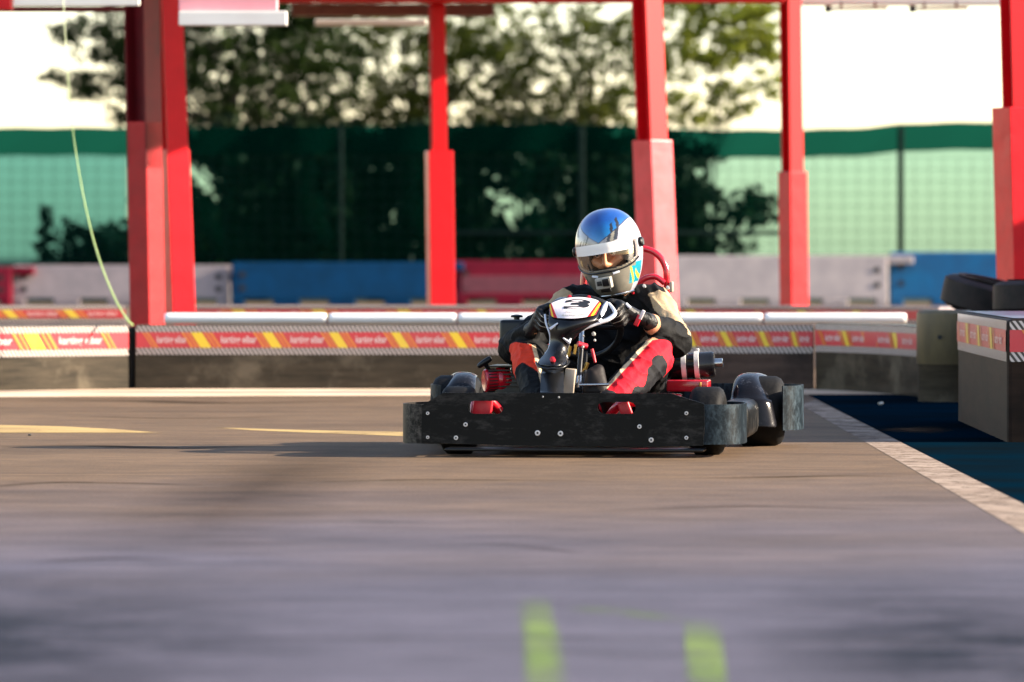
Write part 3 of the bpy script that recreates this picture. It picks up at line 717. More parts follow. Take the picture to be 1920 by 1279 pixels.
def tree(name, label, px, d, blobs, n, size, m, group='trees behind the green fence', trunk_r=0.16, csig=(0.25, 0.6), nclump=120, raw=None):
    """blobs: (px, py, rx, rz) ellipses of crown in photo columns/rows and metres"""
    base = Vector((P(px, 0, d).x, d, 0)); t = thing(name, label, 'tree', base, group)
    cl = list(raw or []); sg = [rng.uniform(*csig) for _ in cl]
    tot = sum(b[2] * b[3] for b in blobs)
    for bx, by, rx, rz in blobs:
        c = P(bx, by, d); k = max(3, int(nclump * rx * rz / tot))
        for _ in range(k):
            q = rng.normal(size=3); q /= np.linalg.norm(q); q *= rng.random() ** 0.4
            cl.append((c.x + q[0] * rx, c.y + q[1] * min(rx, 1.8), max(0.5, c.z + q[2] * rz))); sg.append(rng.uniform(*csig))
    top = max(c[2] for c in cl)
    bm = bmesh.new()
    tp = Vector((base.x + 0.2, d, top * 0.72))
    tube(bm, smooth_path([base, base + Vector((0.08, 0, top * 0.3)), tp]), [trunk_r * (1 - 0.6 * i / 12) for i in range(13)], 8)
    for c in cl[::max(1, len(cl) // 22)]:
        c = Vector(c); s = base.lerp(tp, min(0.95, max(0.25, c.z / top * 0.75)))
        tube(bm, smooth_path([s, s.lerp(c, 0.5) + Vector((0, 0, 0.15)), c], 4), [trunk_r * (0.26 - 0.024 * i) for i in range(9)], 5)
    link('trunk', bm, M['bark'], t)
    leaves_mesh('crown', cl, sg, n, size, m, t, base)
    return t
tree('broadleaf_tree', 'dark leafy tree at left with sparse branches against white sky', 420, 97,
     [(430, 100, 2.2, 1.5), (560, 130, 1.3, 1.3), (290, 120, 1.3, 1.0), (220, 70, 1.3, 0.55), (190, 165, 1.0, 0.28), (130, 145, 0.6, 0.16), (130, 60, 0.5, .25), (240, 215, 0.6, 0.2), (420, 215, 1.9, 0.35), (330, 10, 1.5, .5), (560, 10, 1.5, .5)],
     50000, 0.042, M['leaf_dark'], nclump=1700, csig=(0.08, 0.26))
tree('broadleaf_tree', 'dark green tree rising behind the middle red post', 760, 99,
     [(740, 130, 1.7, 1.3), (880, 150, 1.4, 1.1), (860, 50, 1.3, .8), (700, 215, 1.6, 0.35), (900, 225, 1.5, .25), (650, 50, 1.2, 0.7)],
     25000, 0.042, M['leaf_olive'], nclump=900, csig=(0.08, 0.24))
tree('broadleaf_tree', 'open olive green tree above and behind the driver', 1090, 98,
     [(1080, 130, 1.9, 1.3), (1000, 60, 1.3, .9), (1190, 50, 1.5, .9), (1110, 225, 1.5, .28), (1270, 230, 1.3, 0.24), (980, 180, 1.1, .6), (1180, 170, .9, .6)],
     19000, 0.042, M['leaf_olive'], nclump=620, csig=(0.08, 0.22))
tree('broadleaf_tree', 'sunlit yellow green tree at the edge of the open sky', 1330, 96,
     [(1370, 60, 1.1, 0.8), (1310, 110, .9, .6), (1430, 40, .7, .8), (1330, 0, 1.4, .5), (1380, 190, .5, .45), (1440, 130, .35, .6), (1290, 200, .6, .4)],
     11500, 0.05, M['leaf_sun'], nclump=360, csig=(0.08, 0.22), trunk_r=0.03)
for k, (px, d, rx, z, n, lab) in enumerate(((470, 90, 1.8, 3.0, 15000, 'dense dark bush behind the net between left posts and middle post'), (720, 91, 1.7, 3.0, 15000, 'dense dark bush behind the net at the middle red post'),
                                         (980, 90, 1.8, 3.0, 9500, 'thinner bush behind the net left of the helmet'), (1190, 92, 1.3, 2.9, 7500, 'dark bush behind the net at the double red post'),
                                         (200, 88, 0.8, 1.2, 1300, 'small shrub silhouette behind the net left of the post pair'), (1330, 93, .9, 1.9, 1500, 'sparse bush behind the net between the double post and the slim post'))):
    base = Vector((P(px, 0, d).x, d, 0)); t = thing('bush', lab, 'bush', base, 'bushes behind the green fence')
    cl = [(base.x + rng.uniform(-rx, rx), d + rng.uniform(-.6, .6), rng.uniform(0.3, z)) for _ in range(110 if k < 4 else 22)]
    bm = bmesh.new()
    for c in cl[::6]: tube(bm, smooth_path([base + Vector((rng.uniform(-.3, .3), 0, 0)), base.lerp(Vector(c), 0.5) + Vector((0, 0, .2)), Vector(c)], 4), 0.025, 5)
    link('stem', bm, M['bark'], t)
    leaves_mesh('foliage', cl, 0.45, n, 0.10, M['leaf_hedge'], t, base)
base = Vector((P(85, 0, 87).x, 87, 0)); t = thing('sapling', 'slender conifer sapling silhouette behind the left end of the net', 'tree', base)
bm = bmesh.new(); tube(bm, [base, base + Vector((0, 0, 1.62))], [0.03, 0.008], 6); link('trunk', bm, M['bark'], t)
leaves_mesh('crown', [(base.x + rng.uniform(-1, 1) * 0.16 * (1.8 - z), 87, z) for z in np.linspace(0.3, 1.6, 26)], 0.12, 700, 0.05, M['leaf_hedge'], t, base)

# ------------------------------------------------------------------ red canopy posts
def post(label, px_top, px_bot, y_bot, y_pad, d, up_w, pad_w, rot, up_rot=None, dark=False, pad_depth=None, pad='red_pad'):
    """I-section steel post with a padded wrap round its foot; px_* are the columns of its centre line"""
    top, bot = P(px_top, 0, d), P(px_bot, y_bot, d)
    lean = (top.x - bot.x) / (top.z - bot.z)
    base = Vector((bot.x - lean * bot.z, d, 0)); Ht = 3.05; zp = P(0, y_pad, d).z
    t = thing('canopy_post', label, 'post', base, 'red steel posts of the canopy')
    rm = Matrix.Rotation(R(rot), 3, 'Z'); um = Matrix.Rotation(R(up_rot if up_rot is not None else rot), 3, 'Z')
    def shear(bm, z0):
        for v in bm.verts: v.co = base + Vector((v.co.x + lean * v.co.z, v.co.y, v.co.z))
    bm = bmesh.new(); h = Ht - zp + 0.3; c = zp - 0.3 + h / 2
    fl = 0.016
    for s in (-1, 1): box(bm, um @ Vector((0, s * (up_w / 2 - fl / 2), 0)) + Vector((0, 0, c)), (up_w, fl, h), um, 0)
    box(bm, (0, 0, c), (0.014, up_w - 2 * fl - .002, h), um, 0)
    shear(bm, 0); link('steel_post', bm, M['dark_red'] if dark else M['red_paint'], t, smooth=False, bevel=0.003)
    bm = bmesh.new(); pd = pad_depth or pad_w
    vs = box(bm, (0, 0, zp / 2 + .01), (pad_w, pd, zp - .02), rm, 0, bev=0.006)
    shear(bm, 0); link('post_pad', bm, M[pad], t, smooth=False)
    return t
post('dark shaded red post, left one of the close pair at left', 266, 277, 605, 228, 33.0, 0.165, 0.165, 54, dark=True, pad='shaded_pad')  # shade on this post put into darker steel and pad reds
post('bright sunlit red post, right one of the close pair at left', 316, 338, 595, 281, 34.6, 0.150, 0.165, 24)
post('slim red post standing alone in the middle of the track view', 819, 827, 573, 283, 40, 0.115, 0.195, 10)
post('two sided red post with pale lit face directly behind the driver', 1213, 1236, 590, 263, 33.6, 0.145, 0.19, 38, pad='sunlit_pad')
post('red post with dark upper part right of the driver', 1482, 1489, 573, 322, 40, 0.125, 0.165, 32)
post('wide red post at the right edge above the tyres', 1906, 1921, 560, 202, 29, 0.145, 0.235, 20)

# canopy beams and roof edge at the top of the view
def beam(name, label, pa, pb, y0, y1, d, depth, m, cat='beam', group='canopy beams at the top of the view'):
    a, b = P(pa, y0, d), P(pb, y1, d)
    bm = bmesh.new(); box(bm, ((a.x + b.x) / 2, d + depth / 2, (a.z + b.z) / 2), (b.x - a.x, depth, a.z - b.z), bev=0.008)
    return tag(link(name, bm, M[m], smooth=False), label, cat, group)
beam('roof_beam', 'dark red steel beam along the roof edge left of the post pair', -200, 262, 12, 20, 33.4, 0.2, 'dark_red')
beam('roof_fascia', 'pale strip under the roof above the dark left beam', 25, 262, -6, 11, 31.9, 0.03, 'white_panel', 'fascia')
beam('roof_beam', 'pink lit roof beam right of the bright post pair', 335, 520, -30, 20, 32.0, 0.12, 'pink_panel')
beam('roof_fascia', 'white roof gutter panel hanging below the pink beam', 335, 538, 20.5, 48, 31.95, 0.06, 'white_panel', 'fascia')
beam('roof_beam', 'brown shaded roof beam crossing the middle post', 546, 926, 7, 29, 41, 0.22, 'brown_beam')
beam('roof_beam', 'long thin crimson roof beam at the very top', 520, 1470, -40, 4, 39.5, 0.2, 'red_paint')
beam('roof_fascia', 'thin cream ceiling strip below the brown beam', 590, 800, 36, 48, 42, 0.04, 'white_panel', 'fascia')
beam('roof_fascia', 'cream roof eave at the top right', 1497, 1880, -30, 8, 40.4, 0.25, 'white_panel', 'fascia')
for a, b, lab in ((1548, 1664, 'slim dark lamp bar under the cream eave, nearer the slim post'), (1706, 1815, 'slim dark lamp bar under the cream eave, nearer the right edge')):
    t = thing('lamp_bar', lab, 'lamp', P((a + b) / 2, 15, 40.3), 'lamp bars under the eave')
    A, B = P(a, 17, 40.3), P(b, 15, 40.3)
    bm = bmesh.new(); tube(bm, [A, B], 0.012, 8); link('lamp_tube', bm, M['brown_beam'], t)
    bm = bmesh.new(); box(bm, A + Vector((0.02, 0, 0)), (0.05, 0.05, 0.05), bev=0.008); link('end_cap', bm, M['dark_hole'], t)
    for s in (0.25, 0.8):
        bm = bmesh.new(); q = A.lerp(B, s); box(bm, q + Vector((0, 0, 0.025)), (0.02, 0.02, 0.05))
        link('bracket', bm, M['brown_beam'], t)
beam('roof_beam', 'bright red beam stub in the top left corner', -120, 20, -40, 18, 32.6, 0.2, 'red_paint')

bm = bmesh.new(); box(bm, (-6.0, 36.95, 3.45), (17.0, 9.3, 0.10), bev=0.01)
tag(link('canopy_roof', bm, M['roofing'], smooth=False), 'long red canopy roof carried by the red posts', 'roof')

# unseen shed added right of the view to cast shade over the corner
def shade_building(name, label, x0, x1, y0, y1, h, wall, roof):
    t = thing(name, label, 'shade_building', ((x0 + x1) / 2, (y0 + y1) / 2, 0))
    bm = bmesh.new(); box(bm, ((x0 + x1) / 2, (y0 + y1) / 2, h / 2), (x1 - x0, y1 - y0, h)); link('wall', bm, wall, t, smooth=False)
    bm = bmesh.new(); box(bm, ((x0 + x1) / 2, (y0 + y1) / 2, h + 0.08), (x1 - x0 + 0.6, y1 - y0 + 0.3, 0.16), bev=0.02); link('roof', bm, roof, t, smooth=False)
    y = y0 + 1.2
    while y < y1 - 1.5:
        bm = bmesh.new(); box(bm, (x0 - 0.01, y + 0.5, 1.5), (0.06, 1.1, 1.0)); y += 2.4
        link('window', bm, M['dark_hole'], t, smooth=False)
shade_building('added_shade_shed', 'added unseen shed that shades the corner barrier', 8.8, 11.5, 22.2, 28.9, 3.1, M['belt_brown'], M['dark_red'])

# ------------------------------------------------------------------ loose strap, weeds, stones
pts = [P(118, -10, 31), P(126, 120, 30.9), P(134, 220, 30.7), P(146, 310, 30.5), P(163, 400, 30.3), P(184, 480, 30.1), P(212, 553, 29.9), P(236, 596, 29.75), P(249, 610, 29.72)]
bm = bmesh.new(); sp = smooth_path(pts, 6); n = len(sp)
tube(bm, sp, [0.0022 + 0.0062 * max(0, (i / n - 0.3)) ** 0.7 for i in range(n)], 8)
tag(link('strap', bm, M['strap']), 'thin light green strap hanging down to the barrier gap', 'strap')
base = G(503, 727); t = thing('weed', 'low clump of green and yellow weeds at foot of the barrier', 'plant', base)
leaves_mesh('foliage', [(base.x + x, base.y, 0.02) for x in np.linspace(-0.085, 0.085, 12)], 0.03, 160, 0.014, M['leaf_sun'], t, base)
for lab, px, py, s, m in (('tiny black pebble below the yellow line at left', 56, 817, 0.007, 'stone'), ('pale leaf scrap lying on the blue ground', 1652, 762, 0.012, 'pale_stone')):
    bm = bmesh.new(); bmesh.ops.create_icosphere(bm, subdivisions=2, radius=1)
    for v in bm.verts:
        k = 1 + 0.35 * mnoise.noise(v.co * 1.7); v.co = Vector((v.co.x * s * 1.2 * k, v.co.y * s * k, v.co.z * s * 0.7 * k + s * 0.5))
    o = link('pebble' if m == 'stone' else 'leaf_scrap', bm, M[m]); o.location = G(px, py) + Vector((0, 0, 0.009 if m != 'stone' else 0)); tag(o, lab, 'pebble' if m == 'stone' else 'leaf')

#KART#
# ------------------------------------------------------------------ go-kart (built in its own frame: x to its left side, y to its rear)
PHI = R(6.5); KO = Vector((0.235, 19.65, 0))
cph, sph = math.cos(PHI), math.sin(PHI)
def K(px, py, ly):
    """kart-frame point seen at a photo pixel, ly metres behind the front bumper"""
    a = (px - 960) / FPX
    d = (ly + KO.x * sph + KO.y * cph) / (a * sph + cph)
    return Vector(((a * d - KO.x) * cph - (d - KO.y) * sph, ly, CAM_H - (py - HOR) * d / FPX))
kart = thing('go_kart', 'black rental go-kart number 3 with red engine and scuffed front bumper', 'go-kart', KO)
kart.rotation_euler.z = -PHI; kart['_org'] = (0, 0, 0)
def kp(name, bm, m, parent=None, **kw):
    return link(name, bm, m, kart, parent or kart, **kw)

# front panel: chamfered plate with two slots
def plate(outline, holes, th, mat_, name, y0=0.0):
    bm = bmesh.new(); es = []
    for loop in [outline] + holes:
        vs = [bm.verts.new((x, y0, z)) for x, z in loop]
        es += [bm.edges.new((vs[i], vs[(i + 1) % len(vs)])) for i in range(len(vs))]
    bmesh.ops.triangle_fill(bm, use_beauty=True, use_dissolve=False, edges=es)
    r = bmesh.ops.extrude_face_region(bm, geom=bm.faces[:])
    bmesh.ops.translate(bm, verts=[v for v in r['geom'] if isinstance(v, bmesh.types.BMVert)], vec=(0, th, 0))
    bmesh.ops.recalc_face_normals(bm, faces=bm.faces)
    return kp(name, bm, mat_, auto=30)
def slot(x0, x1, z0, z1, n=6):
    r = (z1 - z0) / 2; zc = (z0 + z1) / 2
    return [(x1 - r + r * math.cos(a), zc + r * math.sin(a)) for a in [R(-90 + 180 * k / n) for k in range(n + 1)]] + \
           [(x0 + r + r * math.cos(a), zc + r * math.sin(a)) for a in [R(90 + 180 * k / n) for k in range(n + 1)]]
def kz(px, py, ly=0.0): q = K(px, py, ly); return (q.x, q.z)
outline = [kz(790, 830), kz(940, 835), kz(1200, 838), kz(1318, 836), kz(1321, 800), kz(1320, 757), kz(1258, 738), kz(1255, 737.5), kz(832, 736.5), kz(828, 738), kz(791, 760)]
s1a, s1b = kz(877, 776), kz(944, 752); s2a, s2b = kz(1120, 776), kz(1192, 754)
panel = plate(outline, [slot(s1a[0], s1b[0], s1a[1], s1b[1]), slot(s2a[0], s2b[0], s2a[1], s2b[1])], 0.010, M['bumper'], 'front_panel')
for px, py, r in ((802, 775, .0065), (873, 796, .0085), (855, 821, .0085), (802, 820, .0065), (1008, 812, .0105), (1051, 813, .0105), (1199, 800, .0085), (1221, 825, .0095), (1287, 775, .0075), (1287, 821, .0075), (1018, 744, .0032), (1048, 745, .0035)):
    q = K(px, py, 0); bm = bmesh.new()
    lathe(bm, [(r, 0), (r, 0.003), (r * 0.85, 0.0045), (r * 0.42, 0.0045), (r * 0.40, 0.001), (0, 0.001)], q, (0, -1, 0), 20, [0, 0, 0, 1, 1])
    kp('bolt', bm, [M['bolt'], M['ink']], panel)
# straps that wrap round the front corners
def wrap(sgn, pts, z0, z1, name, m, n=7):
    sp = smooth_path([Vector((sgn * x, y, 0)) for x, y in pts], n)
    bm = bmesh.new(); strip(bm, [(p.x, p.y) for p in sp], z0, z1, 0.008 * sgn)
    bmesh.ops.recalc_face_normals(bm, faces=bm.faces)
    return kp(name, bm, m, auto=50)
fw = [(0.40, 0.016), (0.525, 0.018), (0.60, 0.05), (0.635, 0.12), (0.640, 0.22), (0.635, 0.33), (0.60, 0.42), (0.53, 0.46), (0.44, 0.47)]
wrap(1, fw, 0.052, 0.205, 'bumper_wing', M['wing'])
fwl = [(0.40, 0.016), (0.535, 0.018), (0.625, 0.045), (0.665, 0.11), (0.668, 0.20), (0.645, 0.30), (0.59, 0.38), (0.50, 0.42), (0.42, 0.43)]
wrap(-1, fwl, 0.050, 0.203, 'bumper_wing', M['wing_dusty'])
rw = [(0.30, 1.60), (0.60, 1.60), (0.72, 1.56), (0.795, 1.46), (0.805, 1.34), (0.79, 1.24), (0.765, 1.19), (0.735, 1.165)]
wrap(1, rw, 0.068, 0.248, 'rear_bumper_wing', M['wing']); wrap(-1, [(x * 0.90, y) for x, y in rw], 0.068, 0.248, 'rear_bumper_wing', M['wing'])
bm = bmesh.new(); box(bm, (0, 1.61, 0.16), (0.62, 0.012, 0.18), bev=0.004); kp('rear_bumper', bm, M['bumper'])
# lower lip under the panel
bm = bmesh.new(); box(bm, (0.0, 0.09, 0.028), (1.0, 0.15, 0.012), bev=0.004); kp('skid_plate', bm, M['black_plastic'])

# wheels
def wheel(x, y, Ro, wd, steer=0.0):
    ax = Vector((math.cos(steer), math.sin(steer), 0)); c = Vector((x, y, Ro))
    bm = bmesh.new(); lathe(bm, [(0.0, wd * 0.30), (0.02, wd * 0.32), (0.05, wd * 0.28), (0.058, wd * 0.36), (0.066, wd * 0.38), (0.066, -wd * 0.38), (0.058, -wd * 0.36), (0.05, -wd * 0.28), (0.02, -wd * 0.32), (0, -wd * 0.30)], c, ax, 32)
    rim = kp('wheel', bm, M['chrome'])
    bm = bmesh.new(); lathe(bm, tyre_profile(Ro, 0.062, wd, 0.028), c, ax, 56)
    kp('tyre', bm, M['rubber'], rim)
    bm = bmesh.new(); lathe(bm, [(0.025, -0.02), (0.025, wd * .4), (0.018, wd * .46), (0, wd * .46)], c, ax, 20); kp('hub', bm, M['black_plastic'], rim)
wheel(-0.485, 0.36, 0.132, 0.135, R(-3)); wheel(0.490, 0.36, 0.132, 0.135, R(-3))
wheel(-0.615, 1.33, 0.142, 0.200); wheel(0.630, 1.33, 0.142, 0.200)
bm = bmesh.new(); tube(bm, [(-0.6, 1.33, 0.142), (0.6, 1.33, 0.142)], 0.018, 14); kp('rear_axle', bm, M['chrome'])
# rear fenders / side pods
for s in (1, -1):
    rows = []
    for z, ly, xa, xb in ((0.285, 1.46, .545, .665), (0.296, 1.38, .54, .655), (0.294, 1.31, .535, .64), (0.280, 1.25, .53, .64), (0.258, 1.205, .527, .652), (0.232, 1.165, .525, .668), (0.208, 1.138, .523, .682), (0.193, 1.112, .52, .689),
                          (0.184, 1.108, .52, .692), (0.15, 1.104, .52, .70), (0.10, 1.100, .523, .71), (0.083, 1.096, .525, .713)):
        row = []
        for k in range(11):
            u = k / 10; e = (2 * u - 1); row.append(Vector((s * (xa + (xb - xa) * u), ly + 0.030 * e ** 4 + 0.018 * max(0, e) ** 2, z - 0.016 * abs(e) ** 3 * (1 if z > 0.2 else 0.2))))
        rows.append(row)
    bm = bmesh.new(); sheet(bm, rows)
    o = kp('rear_fender', bm, M['fender'], auto=70)
    so = o.modifiers.new('solid', 'SOLIDIFY'); so.thickness = 0.006; so.offset = 0
    ss = o.modifiers.new('sub', 'SUBSURF'); ss.levels = 1; ss.render_levels = 2
    bm = bmesh.new()
    box(bm, (s * 0.575, 0.83, 0.125), (0.13, 0.62, 0.15), bev=0.04); kp('side_pod', bm, M['bumper'])
# frame, floor
bm = bmesh.new(); box(bm, (0, 0.72, 0.055), (0.72, 1.05, 0.006)); kp('floor_pan', bm, M['black_plastic'])
fr = 0.015
def rail(pts, r=fr, m='kart_red', name='frame_tube', n=6):
    bm = bmesh.new(); tube(bm, smooth_path(pts, n), r, 12); return kp(name, bm, M[m])
rail([(-0.36, 1.45, 0.08), (-0.36, 0.9, 0.07), (-0.30, 0.4, 0.07), (-0.22, 0.14, 0.08), (0, 0.10, 0.085), (0.22, 0.14, 0.08), (0.30, 0.4, 0.07), (0.36, 0.9, 0.07), (0.36, 1.45, 0.08)])
rail([(-0.40, 0.09, 0.10), (-0.39, 0.10, 0.205), (-0.34, 0.12, 0.215), (-0.28, 0.2, 0.14), (-0.25, 0.3, 0.09)], 0.018)
rail([(0.30, 0.10, 0.08), (0.28, 0.10, 0.195), (0.17, 0.11, 0.20), (0.10, 0.2, 0.12)], 0.018)
rail([(-0.47, 0.34, 0.15), (-0.37, 0.15, 0.178), (-0.05, 0.42, 0.13)], 0.008, 'chrome', 'tie_rod')
rail([(0.47, 0.34, 0.15), (0.10, 0.40, 0.14), (0.03, 0.44, 0.13)], 0.008, 'chrome', 'tie_rod')
q = K(905, 764, .08); bm = bmesh.new(); box(bm, q, (0.075, 0.03, 0.07), Matrix.Rotation(R(8), 3, 'Y'), bev=0.006); kp('frame_bracket', bm, M['bright_red'])
q = K(1172, 766, .08); bm = bmesh.new(); box(bm, q, (0.045, 0.03, 0.06), Matrix.Rotation(R(-20), 3, 'Y'), bev=0.006); kp('frame_bracket', bm, M['bright_red'])
# red side box on its left, with an amber clip
a, b = K(1250, 734, 1.12), K(1328, 713, 1.12)
bm = bmesh.new(); box(bm, ((a.x + b.x) / 2, 1.19, (a.z + b.z) / 2 + .0), (b.x - a.x, 0.16, b.z - a.z), bev=0.006)
box(bm, (a.x + .03, 1.16, a.z - .06), (0.06, 0.10, 0.10), bev=0.006)
sb = kp('side_box', bm, M['kart_red'])
q = K(1313, 722, 1.105); bm = bmesh.new(); box(bm, q, (0.009, 0.008, 0.022), bev=0.002); kp('clip', bm, M['brass'], sb)
# exhaust muffler
a, b = K(1248, 689, 1.28), K(1341, 683, 1.28)
bm = bmesh.new(); Lm = (b - a).length; r = 0.053
lathe(bm, [(0, 0), (r * .9, 0.002), (r, 0.012), (r, Lm * .62), (r * 1.03, Lm * .63), (r * 1.03, Lm * .66), (r, Lm * .67), (r, Lm - .012), (r * .9, Lm - .002), (r * .4, Lm), (r * .4, Lm)], a, b - a, 40)
mf = kp('muffler', bm, M['gloss_black'])
bm = bmesh.new(); lathe(bm, [(0.020, -0.004), (0.020, 0.030), (0.015, 0.032), (0.014, 0.0)], b + Vector((0, 0, .003)), b - a, 20); kp('tail_pipe', bm, M['chrome'], mf)
for f in (0.38, 0.64):
    bm = bmesh.new(); q = a.lerp(b, f)
    lathe(bm, [(r + .001, -0.010), (r + .006, -0.009), (r + .006, 0.009), (r + .001, 0.010)], q, b - a, 36); box(bm, q + Vector((0, 0, r + .008)), (.014, .02, .016), bev=.003)
    kp('clamp', bm, M['bolt'], mf)
bm = bmesh.new(); box(bm, a.lerp(b, .45) + Vector((0, 0, -0.07)), (0.05, 0.04, 0.06), bev=0.008); kp('muffler_bracket', bm, M['black_plastic'])
# engine on its right: block, fuel tank with cap, red recoil cover with a pull handle
bm = bmesh.new(); box(bm, (-0.32, 1.05, 0.20), (0.20, 0.26, 0.22), bev=0.02)
for k in range(6): box(bm, (-0.32, 1.05, 0.25 + k * 0.016), (0.23, 0.28, 0.006))
kp('engine_block', bm, M['black_plastic'])
a, b = K(936, 672, 1.02), K(1000, 600, 1.02)
bm = bmesh.new(); vs = box(bm, ((a.x + b.x) / 2, 1.10, (a.z + b.z) / 2), (b.x - a.x, 0.16, b.z - a.z), bev=0.014)
ft = kp('fuel_tank', bm, M['black_plastic'])
q = K(969, 600, 1.10); bm = bmesh.new(); lathe(bm, [(0.012, -0.002), (0.012, 0.010), (0.024, 0.011), (0.025, 0.018), (0.018, 0.021), (0.006, 0.023), (0, 0.023)], q, (0, 0, 1), 28); kp('fuel_cap', bm, M['black_plastic'], ft)
q = K(1000, 608, 1.07); bm = bmesh.new(); box(bm, q, (0.012, 0.05, 0.045), bev=0.005); kp('sight_glass', bm, M['silver_edge'], ft)
# hoses in front of the tank
for pts in ([(938, 668), (947, 655), (956, 642)], [(937, 667), (948, 668), (955, 664)], [(965, 682), (958, 692), (962, 705), (968, 718)], [(975, 676), (981, 690), (976, 705), (970, 720)]):
    bm = bmesh.new(); tube(bm, smooth_path([K(x, y, 0.93) for x, y in pts], 5), 0.0035, 8); kp('cable', bm, M['chrome'])
bm = bmesh.new(); lathe(bm, [(0.016, 0), (0.017, 0.02), (0.010, 0.03), (0, 0.03)], K(966, 684, 0.93), (-.3, -.6, .7), 20); kp('brass_fitting', bm, M['brass'])
# recoil cover
a, b = K(908, 714, 0.93), K(968, 711, 0.98); ax = (b - a); Lr = ax.length; r = 0.050
bm = bmesh.new(); lathe(bm, [(0, 0.004), (r * .55, 0.003), (r * .85, 0.0), (r * .93, 0.004), (r * .94, Lr * .38), (r * 1.0, Lr * .40), (r * 1.06, Lr * .50), (r * 1.04, Lr * .75), (r * .85, Lr * .95), (0, Lr)], a, ax, 44)
rc = kp('recoil_cover', bm, M['kart_red'])
u, v = frame_of(ax)
bm = bmesh.new()
axn = ax.normalized()
for k in range(22):
    an = 2 * math.pi * k / 22
    n_ = u * math.cos(an) + v * math.sin(an); tt = axn.cross(n_)
    rot = Matrix((axn, tt, n_)).transposed()
    box(bm, a + axn * (Lr * .20) + n_ * (r * .935), (Lr * .26, 0.0045, 0.003), rot)
kp('cooling_slots', bm, M['ink'], rc)
a = K(896, 688, 0.92); b = K(921, 671, 0.92)
bm = bmesh.new(); tube(bm, [a, a.lerp(b, .12), a.lerp(b, .5), a.lerp(b, .88), b], [0.007, 0.011, 0.013, 0.012, 0.008], 14)
tube(bm, [K(909, 681, .92), K(916, 692, .93), K(920, 699, .94)], [0.010, 0.008, 0.009], 12)
kp('pull_handle', bm, M['black_plastic'])
# red roll hoop behind the driver
hp = [K(1094, 560, 1.38), K(1096, 510, 1.38), K(1112, 476, 1.38), K(1150, 464, 1.38), K(1205, 466, 1.38), K(1232, 477, 1.38), K(1247, 499, 1.38), K(1250, 525, 1.38), K(1250, 600, 1.40), K(1247, 690, 1.42)]
bm = bmesh.new(); tube(bm, smooth_path(hp, 7), 0.0135, 14); kp('roll_hoop', bm, M['kart_red'])
bm = bmesh.new(); tube(bm, smooth_path([K(1190, 540, 1.36), K(1206, 524, 1.36), K(1228, 519, 1.36), K(1246, 531, 1.36)], 6), 0.012, 12); kp('roll_hoop_brace', bm, M['kart_red'])
q = K(1259, 538, 1.36); bm = bmesh.new(); box(bm, q, (0.016, 0.03, 0.045), bev=0.006); kp('hoop_clamp', bm, M['beige_tank'])
# bucket seat
rows = []
for t_ in range(11):
    u = t_ / 10
    ly = 0.78 + 0.36 * min(1, u * 1.6) + 0.16 * max(0, u - .45); z = 0.10 + 0.02 * (1 - u) + 0.42 * max(0, u - .42) / .58
    row = []
    for k in range(13):
        e = k / 6 - 1; row.append(Vector((0.02 + 0.205 * e, ly - 0.10 * max(0, abs(e) - .35) * (u > .4), z + (0.16 - 0.06 * u) * max(0, abs(e) - .45) ** 1.4)))
    rows.append(row)
bm = bmesh.new(); sheet(bm, rows); o = kp('seat', bm, M['black_plastic'], auto=70)
so = o.modifiers.new('solid', 'SOLIDIFY'); so.thickness = 0.008; so.offset = 0
# front fairing with the number plate
rows = []
for y, xl, xr, ly, bl in ((556, 1050, 1104, .60, .010), (562, 1038, 1116, .545, .02), (570, 1030, 1127, .505, .03), (584, 1029, 1125, .46, .038), (597, 1028, 1121, .425, .042), (604, 1027, 1115, .41, .045), (613, 1028, 1104, .405, .045), (625, 1031, 1088, .405, .042),
                          (640, 1031, 1072, .41, .030), (655, 1028, 1064, .40, .034), (667, 1017, 1063, .375, .045), (677, 1007, 1067, .34, .06), (685, 1006, 1067, .315, .065), (689, 1014, 1060, .315, .06), (688, 1018, 1056, .36, .05)):
    rows.append([K(xl + (xr - xl) * k / 14, y, ly - bl * (1 - (k / 7 - 1) ** 2)) for k in range(15)])
bm = bmesh.new(); sheet(bm, rows); fair = kp('front_fairing', bm, M['gloss_black'], auto=60)
so = fair.modifiers.new('solid', 'SOLIDIFY'); so.thickness = 0.005; so.offset = 1
ss = fair.modifiers.new('sub', 'SUBSURF'); ss.levels = 1; ss.render_levels = 2
bm = bmesh.new()
lip = [K(1005, 679, .335), K(1008, 685, .30), K(1018, 690, .27), K(1036, 692, .25), K(1052, 690, .265), K(1062, 685, .29), K(1067, 678, .33)]
tube(bm, smooth_path(lip, 5), 0.0045, 10); kp('fairing_lip', bm, M['black_plastic'], fair)
# silver edged wing on its left side
outer = [(1138, 565, .52), (1146, 574, .50), (1153, 586, .475), (1150, 592, .465), (1138, 600, .455), (1121, 606, .445), (1106, 612, .435), (1093, 618, .43), (1082, 625, .425), (1072, 635, .42), (1066, 645, .41), (1062, 654, .405), (1060, 663, .39), (1063, 672, .36)]
inner = [(1127, 570, .505), (1127, 575, .49), (1126, 584, .465), (1124, 590, .45), (1121, 597, .43), (1116, 603, .415), (1104, 610, .41), (1090, 617, .41), (1079, 625, .41), (1070, 635, .412), (1064, 645, .408), (1060, 654, .404), (1058, 663, .385), (1061, 672, .35)]
o_ = smooth_path([K(*p) for p in outer], 4); i_ = smooth_path([K(*p) for p in inner], 4)
bm = bmesh.new(); sheet(bm, [i_, [a.lerp(b, .5) + Vector((0, .008, 0)) for a, b in zip(i_, o_)], o_])
wg = kp('fairing_wing', bm, M['gloss_black'], fair, auto=60); so = wg.modifiers.new('solid', 'SOLIDIFY'); so.thickness = 0.004
